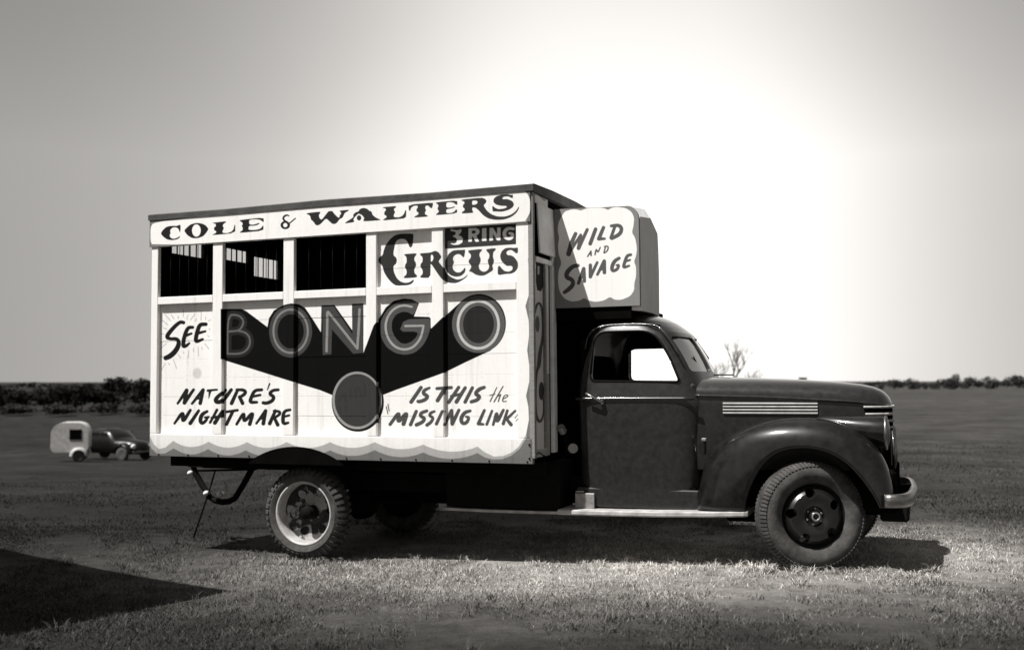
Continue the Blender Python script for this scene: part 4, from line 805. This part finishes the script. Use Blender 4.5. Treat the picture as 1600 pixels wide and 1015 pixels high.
# running boards and the long side boxes under the body
for flip in (False, True):
    fy = (lambda a, b: (a, b)) if not flip else (lambda a, b: (2 * YC - b, 2 * YC - a))
    pts = [(.10, .335, .012), (.9, .325, .006), (1.75, .345, .02), (1.80, .36, .03)]
    rings = []
    for x, y0, dz_ in [(.11, .335, .0), (.5, .330, .004), (1.0, .328, .012), (1.5, .332, .028), (1.77, .340, .042), (1.80, .36, .044)]:
        z = .525 + dz_; r_ = [(x, y0 + .01, z - .02), (x, y0, z - .008), (x, y0, z + .018), (x, y0 + .015, z + .026), (x, .72, z + .026), (x, .72, z - .02)]
        rings.append([(a, 2 * YC - b, c) for a, b, c in r_] if flip else r_)
    v, f = loft(rings); link('running_board', recalc(mesh('running_board', v, f)), M['wornboard'], truck)
    a, b = fy(.50, .80); box('cab_sill', (.24, 1.36, a, b, .57, .74), M['paint'], truck, .01)
    a, b = fy(.47, .499); box('step_plate', (.235, .415, a, b, .555, .69), M['metal'], truck, .003)
    a, b = fy(.455, .475); box('sill_clip', (.245, .32, a, b, .70, .712), M['metal'], truck, .002)
    a, b = fy(.42, .80); box('side_locker', (-1.03, .105, a, b, .535, .972), M['black'], truck, .004)
    a, b = fy(.395, .60)
    rings = [[(x, yy, z) for yy, z in ((a, zt - .022), (a, zt), (b, zt), (b, zt - .022))] for x, zt in ((-1.06, .522), (-.6, .518), (-.1, .522), (.09, .525))]
    v, f = loft(rings); link('locker_ledge', recalc(mesh('locker_ledge', v, f)), M['wornboard'], truck)
    # mud guard arch over the rear wheels, standing just proud of the bottom board
    arch = [(-2.95, .93)] + [(-2.43 + .95 * math.sin(t), .150 + .95 * math.cos(t)) for t in np.linspace(-.54, .54, 18)] + [(-1.91, .93)]
    a, b = fy(-.02, .02); link('mud_guard_face', prism(arch, 'y', a, b), M['void'], truck)
    a, b = fy(.021, .55); rings = [[(x, yy, z) for x, z in arch + [(-2.0, .90), (-2.85, .90)]] for yy in (a, b)]
    v, f = loft(rings); link('mud_guard', recalc(mesh('mud_guard', v, f)), M['void'], truck)
for y0, y1 in ((.76, .84), (1.56, 1.64)):
    box('frame_rail', (-2.9, 2.85, y0, y1, .62, .80), M['black'], truck); box('frame_kickup', (-4.1, -2.85, y0, y1, .802, .93), M['black'], truck)
for x in (-2.9, -1.7, -.5, .9): box('cross_member', (x, x + .1, .84, 1.56, .64, .78), M['black'], truck)
for y in (.3, .8, 1.6, 2.1): box('floor_sill', (-4.15, 0, y, y + .1, .86, .978), M['black'], truck)
box('engine_block', (1.45, 2.75, .95, 1.45, .55, 1.1), M['void'], truck, .03); box('oil_pan', (1.5, 2.4, 1.0, 1.4, .42, .55), M['void'], truck, .03)
tube('front_axle', [(2.33, .62, .56), (2.33, 1.0, .47), (2.33, 1.4, .47), (2.33, 1.78, .56)], .045, M['black'], truck)
tube('rear_axle', [(-2.375, .3, .45), (-2.375, 1.0, .45), (-2.375, 2.1, .45)], .06, M['black'], truck)
v, f = lathe([(.001, -.18), (.1, -.16), (.18, -.06), (.18, .06), (.1, .16), (.001, .18)], 20); link('differential', recalc(mesh('differential', [(a - 2.375, c_0 + YC, z + .45) for a, c_0, z in v], f)), M['black'], truck, True)
tube('drive_shaft', [(-2.2, YC, .48), (1.4, YC, .6)], .04, M['black'], truck)
box('fuel_tank', (-1.7, -1.05, .85, 1.5, .5, .86), M['void'], truck, .04)
# front bumper and irons
bp_ = resample([(2.90, .30), (2.99, .315), (3.06, .37), (3.10, .50), (3.12, .80), (3.13, 1.2)], 20); bp_ = [tuple(q) for q in bp_]; bp_ = bp_ + [(x, 2 * YC - y) for x, y in bp_[::-1][1:]]
rings = []
for i, (x, y) in enumerate(bp_):
    a_ = bp_[max(i - 1, 0)]; b_ = bp_[min(i + 1, len(bp_) - 1)]; t = Vector((b_[0] - a_[0], b_[1] - a_[1])).normalized(); nx, nyy = t.y, -t.x
    rings.append([(x + nx * d, y + nyy * d, z) for d, z in ((-.012, .665), (.0, .668), (.014, .69), (.016, .72), (.014, .75), (0, .772), (-.035, .774), (-.035, .766), (-.012, .760))])
v, f = loft(rings); link('front_bumper', recalc(mesh('front_bumper', v, f)), M['chrome'], truck, True)
for y in (.70, 1.60): box('bumper_iron', (2.80, 3.10, y, y + .06, .66, .74), M['black'], truck)
box('front_apron', (2.72, 2.99, .55, 1.85, .60, .95), M['void'], truck, .03)
box('tow_plate', (2.85, 3.08, .60, 1.80, .52, .655), M['black'], truck, .02)
# filler necks behind the cab
tube('filler_neck', [(.11, .66, 1.02), (.10, .62, 1.20), (.075, .575, 1.25)], .028, M['black'], truck)
bm = bmesh.new(); add_tube(bm, [(.085, .60, 1.235), (.070, .555, 1.285)], .037, 14); link('filler_cap', bm_mesh('filler_cap', bm), M['metal'], truck, False)
bm = bmesh.new(); add_tube(bm, [(.17, .60, 1.085), (.20, .535, 1.09)], [.045, .045], 18); link('fuel_filler_door', bm_mesh('fuel_filler_door', bm), M['chrome'], truck, False)
# back of the chassis: bent steel step bracket with lamps and a hanging rod
by = .9
rings = []
path = [(-4.33, .83), (-4.30, .735), (-4.20, .60), (-4.10, .475), (-4.03, .44), (-3.94, .425), (-3.85, .435), (-3.77, .475), (-3.66, .63), (-3.54, .82)]
tube('step_bracket', [(x, by, z) for x, z in path], .034, M['black'], truck, 8)
tube('step_bar', [(-4.31, by, .755), (-3.5, by, .79)], .012, M['black'], truck, 8)
tube('hanging_rod', [(-4.01, by - .03, .77), (-4.09, by - .05, .50), (-4.25, by - .08, .04)], .010, M['black'], truck, 6)
box('rear_crossbar', (-4.36, -3.3, by - .05, by + .02, .80, .86), M['black'], truck)
for x, z, r in ((-4.345, .865, .022), (-4.325, .735, .028), (-4.11, .520, .030), (-3.93, .515, .038)):
    v, f = lathe([(.001, -.03), (r * .7, -.025), (r, 0), (r * .9, .03), (.001, .035)], 14); link('marker_lamp', recalc(mesh('marker_lamp', [(a + x, b + by - .055, c + z) for a, b, c in v], f)), M['lamp'], truck, True)

# ------------------------------------------------------------------ wheels
def tyre_profile(R, w, rim):
    h = w / 2
    return [(rim, -h * .62), (rim + .02, -h * .80), (rim + .06, -h * .96), (rim + (R - rim) * .55, -h * 1.0), (R - .05, -h * .92), (R - .018, -h * .78), (R - .004, -h * .62), (R, -h * .3), (R, h * .3), (R - .004, h * .62), (R - .018, h * .78), (R - .05, h * .92), (rim + (R - rim) * .55, h), (rim + .06, h * .96), (rim + .02, h * .8), (rim, h * .62)]
def wheel(pos, steer, R, w, lugs, mirror, kind, dark=False):
    rimr = .285 if kind == 'rear' else .272
    # wheel disc is the part; tyre, rim ring, hub and nuts hang from it
    s = -1 if not mirror else 1                      # outward direction along y
    if kind == 'front': prof = [(.001, s * -.01), (.05, s * -.012), (.075, s * -.005), (.085, s * .02), (.13, s * .035), (.20, s * .028), (.24, s * -.012), (.256, s * -.045), (rimr, s * -.05), (rimr, s * -.07), (.2, s * -.05), (.001, s * -.05)]
    else: prof = [(.001, s * -.185), (.10, s * -.18), (.12, s * -.19), (.21, s * -.165), (.255, s * -.14), (rimr, s * -.135), (rimr, s * -.15), (.2, s * -.19), (.001, s * -.21)]
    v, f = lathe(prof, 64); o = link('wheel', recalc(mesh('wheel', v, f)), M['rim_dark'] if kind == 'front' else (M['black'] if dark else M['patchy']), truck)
    for k in range(0 if dark else 6 if kind == 'rear' else 5):
        a = 2 * math.pi * (k + (.39 if kind == 'front' else .1)) / (6 if kind == 'rear' else 5); r0 = .196 if kind == 'front' else .20; hr = .042 if kind == 'front' else .046
        hole = []
        for q in range(16):
            t = 2 * math.pi * q / 16; hole.append((math.cos(a) * r0 + hr * math.cos(t), math.sin(a) * r0 + hr * math.sin(t)))
        boolean(o, prism(hole, 'y', -.4, .4))
    shade_auto(o.data, 30)
    o.location = pos; o.rotation_euler = (0, 0, steer)
    bm = bmesh.new(); v, f = lathe(tyre_profile(R, w, rimr), 96); vv = [bm.verts.new(q) for q in v]
    for q in f: bm.faces.new([vv[i] for i in q])
    h = w / 2
    for k in range(lugs):
        a = 2 * math.pi * k / lugs; da = 2 * math.pi / lugs * .27
        if kind == 'rear':
            for sd in (-1, 1):
                aa = a + (.5 * 2 * math.pi / lugs if sd > 0 else 0); sec = [(R - .045, sd * h * 1.02), (R + .002, sd * h * .80), (R + .020, sd * h * .55), (R + .020, sd * h * .05), (R - .01, sd * h * .05), (R - .045, sd * h * .8)]
                rr_ = [[((r) * math.cos(aa + t * da * (1.0 if j < 4 else 1)), y, r * math.sin(aa + t * da)) for j, (r, y) in enumerate(sec)] for t in (-1, 1)]
                v2, f2 = loft(rr_); vv = [bm.verts.new(q) for q in v2]
                for q in f2: bm.faces.new([vv[i] for i in q])
        else:
            for sd in (-1, 1):
                sec = [(R - .03, sd * h * .93), (R - .008, sd * h * .80), (R + .006, sd * h * .60), (R + .006, sd * h * .42), (R - .02, sd * h * .42), (R - .04, sd * h * .8)]
                rr_ = [[(r * math.cos(a + t * da * 1.2), y, r * math.sin(a + t * da * 1.2)) for r, y in sec] for t in (-1, 1)]
                v2, f2 = loft(rr_); vv = [bm.verts.new(q) for q in v2]
                for q in f2: bm.faces.new([vv[i] for i in q])
    if kind == 'front':
        for y in (-.3, 0, .3):
            v2, f2 = lathe([(R - .01, h * (y - .1)), (R + .006, h * (y - .1)), (R + .006, h * (y + .1)), (R - .01, h * (y + .1))], 96); vv = [bm.verts.new(q) for q in v2]
            for q in f2: bm.faces.new([vv[i] for i in q])
    bmesh.ops.recalc_face_normals(bm, faces=bm.faces); me = bm_mesh('tyre', bm); tmesh = link('tyre', me, M['rubber'], o); shade_auto(me, 30)
    tmesh.location = (0, -s * .10, 0) if kind == 'rear' else (0, -s * .085, 0)
    yo = s * (.0)
    out = s * -.10 + s * h * .80; inn = s * -.10 - s * h * .6
    rp = [(rimr - .004, inn), (rimr - .004, out - s * .02), (rimr + .008, out), (rimr + .024, out + s * .004), (rimr + .024, out - s * .012), (rimr + .004, out - s * .02)]
    v, f = lathe(rp, 64); link('rim', recalc(mesh('rim', v, f)), M['rim_light'] if kind == 'rear' and not dark else M['rim_dark'], o, True)
    if kind == 'front':
        v, f = lathe([(rimr + .024, out + s * .002), (rimr + .034, out + s * .006), (rimr + .036, out - s * .004)], 64); link('rim_flange', recalc(mesh('rim_flange', v, f)), M['metal'], o, True)
        v, f = lathe([(.001, s * .03), (.02, s * .035), (.024, s * .055), (.038, s * .055), (.042, s * .02), (.05, s * -.012)], 24); link('hub', recalc(mesh('hub', v, f)), M['rim_dark'], o, True)
        v, f = lathe([(.024, s * .0555), (.027, s * .0585), (.034, s * .0585), (.038, s * .0555)], 24); link('hub_ring', recalc(mesh('hub_ring', v, f)), M['metal'], o, True)
        nr, ny_ = .066, s * -.004
    else:
        v, f = lathe([(.001, s * -.03), (.05, s * -.035), (.062, s * -.05), (.066, s * -.19)], 24); link('hub', recalc(mesh('hub', v, f)), M['black'], o, True)
        nr, ny_ = .085, s * -.185
    for k in range(6):
        a = 2 * math.pi * k / 6 + .4; bm = bmesh.new(); add_tube(bm, [(nr * math.cos(a), ny_, nr * math.sin(a)), (nr * math.cos(a), ny_ + s * .018, nr * math.sin(a))], .009, 6)
        link('lug_nut', bm_mesh('lug_nut', bm), M['black'] if dark else M['metal'], o)
    return o
wheel((2.335, .425, .566), math.radians(26), .447, .255, 84, False, 'front')
wheel((2.335, 2 * YC - .425, .55), math.radians(25), .442, .235, 84, True, 'front')
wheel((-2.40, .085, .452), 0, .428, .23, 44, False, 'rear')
wheel((-2.40, 2 * YC - .085, .452), 0, .428, .20, 44, True, 'rear', True)  # far wheel coloured black to stand in for the truck's deep shade

# ------------------------------------------------------------------ unseen wagon added outside the frame to shade the near left corner
wg = empty('shadow_caster', (-3.95, 7.62, 0), (0, 0, math.atan2(-1.28, 1.67)), label='unseen tall wagon added left of the camera to cast the near left shadow', category='wagon')
wl, ww_, wh = 6.2, 2.2, 3.4
box('caster_body', (-wl, 0, -ww_, 0, .75, wh - .1), M['frontwhite'], wg, .02); box('caster_roof', (-wl - .05, .0, -ww_ - .05, .0, wh - .098, wh), M['roofing'], wg, .01)
box('caster_skirt', (-wl, -.01, -ww_, -.01, .10, .748), M['greywood'], wg, .01)
for x in (-5.2, -1.0):
    for y in (-.03, -ww_ + .03):
        v, f = lathe(tyre_profile(.42, .18, .25) + [(.001, 0)], 32); link('caster_wheel', recalc(mesh('caster_wheel', [(a + x, b + y, c + .42) for a, b, c in v], f)), M['rubber'], wg, True)

# ------------------------------------------------------------------ far left: dark sedan and white house trailer in the dip
def gz(x, y): return float(ground_h(x, y))
cx_, cy_ = -19.6, 52.0
car = empty('parked_car', (cx_, cy_, gz(cx_, cy_)), (0, 0, math.radians(-26)), label='dark rounded sedan parked far behind the truck beside the white trailer', category='car')
def car_body():
    st = [(-2.2, .45, .55, .35), (-2.1, .9, .70, .6), (-1.6, 1.08, .80, .72), (-1.2, 1.35, .80, .74), (-.7, 1.52, .80, .76), (0, 1.55, .80, .76), (.45, 1.50, .80, .75), (.75, 1.18, .78, .72), (.85, 1.05, .75, .70), (1.5, 1.0, .60, .6), (1.95, .92, .45, .5), (2.1, .7, .3, .4)]
    rings = []
    for x, zt, hw, sh in st:
        rings.append([(x, hw * math.copysign(abs(math.cos(a)) ** .55, math.cos(a)) * (1 if math.sin(a) < .3 else .96 - .18 * (math.sin(a) > .8)), .32 + (zt - .32) * (.5 + .5 * math.copysign(abs(math.sin(a)) ** .6, math.sin(a)))) for a in np.linspace(0, 2 * math.pi, 28, endpoint=False)])
    v, f = loft(rings); return recalc(mesh('car_body', v, f))
link('car_body', car_body(), M['car'], car, True)
for x in (-1.35, 1.4):
    for s_ in (-1, 1):
        v, f = lathe([(.001, -.05), (.2, -.06), (.33, -.09), (.35, 0), (.33, .09), (.2, .06), (.001, .05)], 24); link('car_wheel', recalc(mesh('car_wheel', [(a + x, b + s_ * .74, c + .34) for a, b, c in v], f)), M['rubber'], car, True)
        rg = [[(x + r * math.cos(a), s_ * (.60 + .26 * k), .40 + r * math.sin(a)) for a in np.linspace(-.1, math.pi + .1, 14)] for k, r in ((0, .50), (.6, .50), (1, .40))]
        v, f = loft(rg, close_u=False, cap=False); link('car_fender', recalc(mesh('car_fender', v, f)), M['car'], car, True)
for s_ in (-1, 1):
    v, f = lathe([(.001, .05), (.09, .03), (.12, 0), (.09, -.12), (.001, -.2)], 18); link('car_headlight', recalc(mesh('car_headlight', [(2.0 + b, s_ * .60 + a, .72 + c) for a, b, c in v], f)), M['lamp'], car, True)
    for x0, x1 in ((-.75, -.12), (-.02, .45)): box('car_window', (x0, x1, s_ * .775 - .006, s_ * .775 + .006, 1.08, 1.36), M['car'], car, .0)
tubes = box('car_bumper', (2.12, 2.18, -.8, .8, .42, .5), M['chrome'], car, .01)
tx, ty = -20.45, 47.5
tr = empty('white_trailer', (tx, ty, gz(tx, ty)), (0, 0, math.radians(17)), label='small rounded white house trailer at the far left of the field', category='trailer')
prof = round_poly([(-.15, .45), (1.4, .45), (1.4, 1.75), (-.15, 1.75)], [.25, .25, .55, .6], 8)
tb = link('trailer_body', prism(prof, 'y', -.85, .85), M['white'], tr)
for x0, x1 in ((.62, 1.12),): box('trailer_window', (x0, x1, -.87, -.852, 1.0, 1.45), M['void'], tr, .0)
for y in (-.86, .86):
    v, f = lathe([(.001, -.05), (.15, -.06), (.24, -.08), (.26, 0), (.24, .08), (.15, .06), (.001, .05)], 24); link('trailer_wheel', recalc(mesh('trailer_wheel', [(a + 1.02, b + y, c + .26) for a, b, c in v], f)), M['rubber'], tr, True)
    rg = [[(1.02 + r * math.cos(a), y - yy, .28 + r * math.sin(a)) for a in np.linspace(0, math.pi, 14)] for yy, r in ((-.05, .38), (.1, .38), (.12, .27))]
    v, f = loft(rg, close_u=False, cap=False); link('trailer_fender', recalc(mesh('trailer_fender', v, f)), M['white'], tr, True)

# ------------------------------------------------------------------ trees and bushes
def foliage(seed, w, h, n, leaf):
    r = np.random.default_rng(seed); blobs = []
    for i in range(9): blobs.append((r.uniform(-.32, .32) * w, r.uniform(-.3, .3) * w, h * r.uniform(.25, .82), w * r.uniform(.16, .27), h * r.uniform(.14, .26)))
    vs, fs = [], []
    for i in range(n):
        b = blobs[r.integers(len(blobs))]; d = r.normal(size=3); d /= np.linalg.norm(d); k = r.uniform(.55, 1.08)
        c = np.array([b[0] + d[0] * b[3] * k, b[1] + d[1] * b[3] * k, max(.08, b[2] + d[2] * b[4] * k)])
        u = r.normal(size=3); u /= np.linalg.norm(u); w_ = np.cross(u, r.normal(size=3)); w_ /= np.linalg.norm(w_); s = leaf * r.uniform(.5, 1.3); j = len(vs)
        vs += [c - u * s, c + w_ * s * .6, c + u * s, c - w_ * s * .6]; fs.append((j, j + 1, j + 2, j + 3))
    return mesh('crown', vs, fs)
def branches(seed, h, spread=.5, depth=5, r0=.07, up=.55):
    r = random.Random(seed); bm = bmesh.new()
    def grow(p, d, L, rad, k):
        q = p + d * L; m_ = p + d * L * .5 + Vector((r.uniform(-1, 1), r.uniform(-1, 1), r.uniform(-.3, .5))) * L * .08
        add_tube(bm, [p, m_, q], [rad, rad * .85, rad * .65], 5 if k > 2 else 3, cap=False)
        if k == 0: return
        for i in range(r.choice([2, 3, 3])):
            a = r.uniform(0, 2 * math.pi); s = spread * r.uniform(.6, 1.3); side_ = Vector((math.cos(a), math.sin(a), 0))
            nd = (d + side_ * s + Vector((0, 0, up * .3))).normalized(); grow(p + (q - p) * r.uniform(.55, 1), nd, L * r.uniform(.6, .82), rad * .58, k - 1)
    grow(Vector((0, 0, 0)), Vector((r.uniform(-.08, .08), r.uniform(-.08, .08), 1)).normalized(), h * .30, r0, depth)
    return bm_mesh('branches', bm)
CW = [foliage(s, 4.2, 3.4, 1900, .16) for s in (1, 2, 3)]; CS = [foliage(s, 3.2, 2.2, 1600, .15) for s in (11, 12)]
for c in CW: c.materials.append(M['leaf'])
for c in CS: c.materials.append(M['leaf_mid'])
BR = [branches(s, 3.4, .55, 6, .06) for s in (5, 6, 9)]
for b in BR: b.materials.append(M['palebark'])
TRK = None
bm = bmesh.new(); add_tube(bm, [(0, 0, -.2), (.05, 0, .6), (0, .05, 1.4)], [.12, .09, .05], 7); TRK = bm_mesh('trunk', bm); TRK.materials.append(M['bark'])
ORD = ['first', 'second', 'third', 'fourth', 'fifth', 'sixth', 'seventh', 'eighth', 'ninth', 'tenth', 'eleventh', 'twelfth', 'thirteenth', 'fourteenth', 'fifteenth', 'sixteenth']
for i in range(9):
    azi = -.502 + i * .0188 + rng.uniform(-.003, .003); Y = 108 + rng.uniform(-5, 6); X = azi * Y; s = rng.uniform(.80, 1.05)
    t = empty('hedgerow_tree', (X, Y, gz(X, Y)), (0, 0, rng.uniform(0, 6)), category='tree', group='dark trees of the far left hedgerow', label='dark leafy tree, %s from the left in the far hedgerow' % ORD[i])
    t.scale = (s * 1.05, s, s * rng.uniform(.72, 1.3)); link('crown', CW[i % 3], None, t); link('trunk', TRK, None, t)
    if i % 2 == 0:
        Y2 = Y - 9; X2 = azi * Y2; b = empty('hedge_bush', (X2, Y2, gz(X2, Y2)), (0, 0, rng.uniform(0, 6)), category='bush', group='low bushes before the left hedgerow', label='low dull bush, %s from the left in front of the far hedgerow' % ORD[i // 2])
        b.scale = (1, 1, .62); link('crown', CS[i % 2], None, b)
# bare tree whose top shows over the hood
def bare(px_az, Y, mi, s, name, lab, sz=1.0, grp=None, m=0):
    X = px_az * Y; o = link(name, BR[mi], None); o.location = (X, Y, gz(X, Y) - .1); o.scale = (s, s, s * sz); o.rotation_euler = (0, 0, rng.uniform(0, 6)); tag(o, label=lab, category='tree')
    if grp: o['group'] = grp
    return o
bare(.212, 62, 0, 1.6, 'bare_tree', 'pale leafless tree showing above the hood beside the windshield')
bare(.191, 66, 1, 1.15, 'bare_tree', 'smaller leafless tree between the windshield and the pale bare tree')
bare(.226, 70, 2, 1.0, 'bare_tree', 'low thin leafless tree right of the pale bare tree')
rb = [(.285, 150, .8), (.333, 190, .55), (.338, 200, .95), (.349, 210, .7), (.365, 205, 1.25), (.381, 205, 1.25), (.388, 200, .9), (.40, 215, 1.0), (.412, 205, 1.35), (.420, 200, 1.6), (.437, 205, 1.5), (.455, 210, 1.4), (.474, 205, 1.7), (.492, 210, 1.5), (.52, 205, 1.6)]
CB = [foliage(s, 2.6, 2.0, 900, .12) for s in (31, 32)]
for c in CB: c.materials.append(M['leaf_mid'])
for i, (a, Y, s) in enumerate(rb):
    X = a * Y; o = empty('horizon_bush', (X, Y, gz(X, Y) - .2), (0, 0, rng.uniform(0, 6)), category='bush', group='small bushes along the right horizon', label='small bush, %s to the right of the hood on the flat horizon' % ORD[i])
    o.scale = (s, s, s); link('crown', CB[i % 2], None, o); t_ = link('trunk', BR[i % 3], None, o); t_.scale = (.72, .72, .72)
# low scrub line that closes the horizon
vs, fs = [], []
r = np.random.default_rng(77)
for i in range(9000):
    a = r.uniform(-.62, .62); Y = r.uniform(300, 420); X = a * Y; hh = r.uniform(.0, 1.0) * (.5 + .5 * math.sin(a * 40) + .5 * math.sin(a * 93)); z = gz(X, Y) + max(0, hh); s = r.uniform(.3, .8); j = len(vs)
    vs += [(X - s, Y, z - .5), (X + s, Y + r.uniform(-1, 1), z - .5), (X + s * r.uniform(-.3, .3), Y, z + r.uniform(.2, .6))]; fs.append((j, j + 1, j + 2))
sc = link('far_scrub', mesh('far_scrub', vs, fs), M['leaf_mid']); tag(sc, kind='stuff', label='low scrub along the horizon', category='scrub')
# small hut on the horizon seen just over the hood
hx, hy = .2755 * 240, 240.0
hut = empty('field_hut', (hx, hy, gz(hx, hy)), (0, 0, .2), label='tiny dark flat-roofed hut on the horizon just above the hood', category='hut')
box('hut_wall', (-.75, .75, -.5, .5, 0, 2.25), M['bark'], hut, .02); box('hut_roof', (-.85, .85, -.6, .6, 2.252, 2.45), M['roofing'], hut, .02)
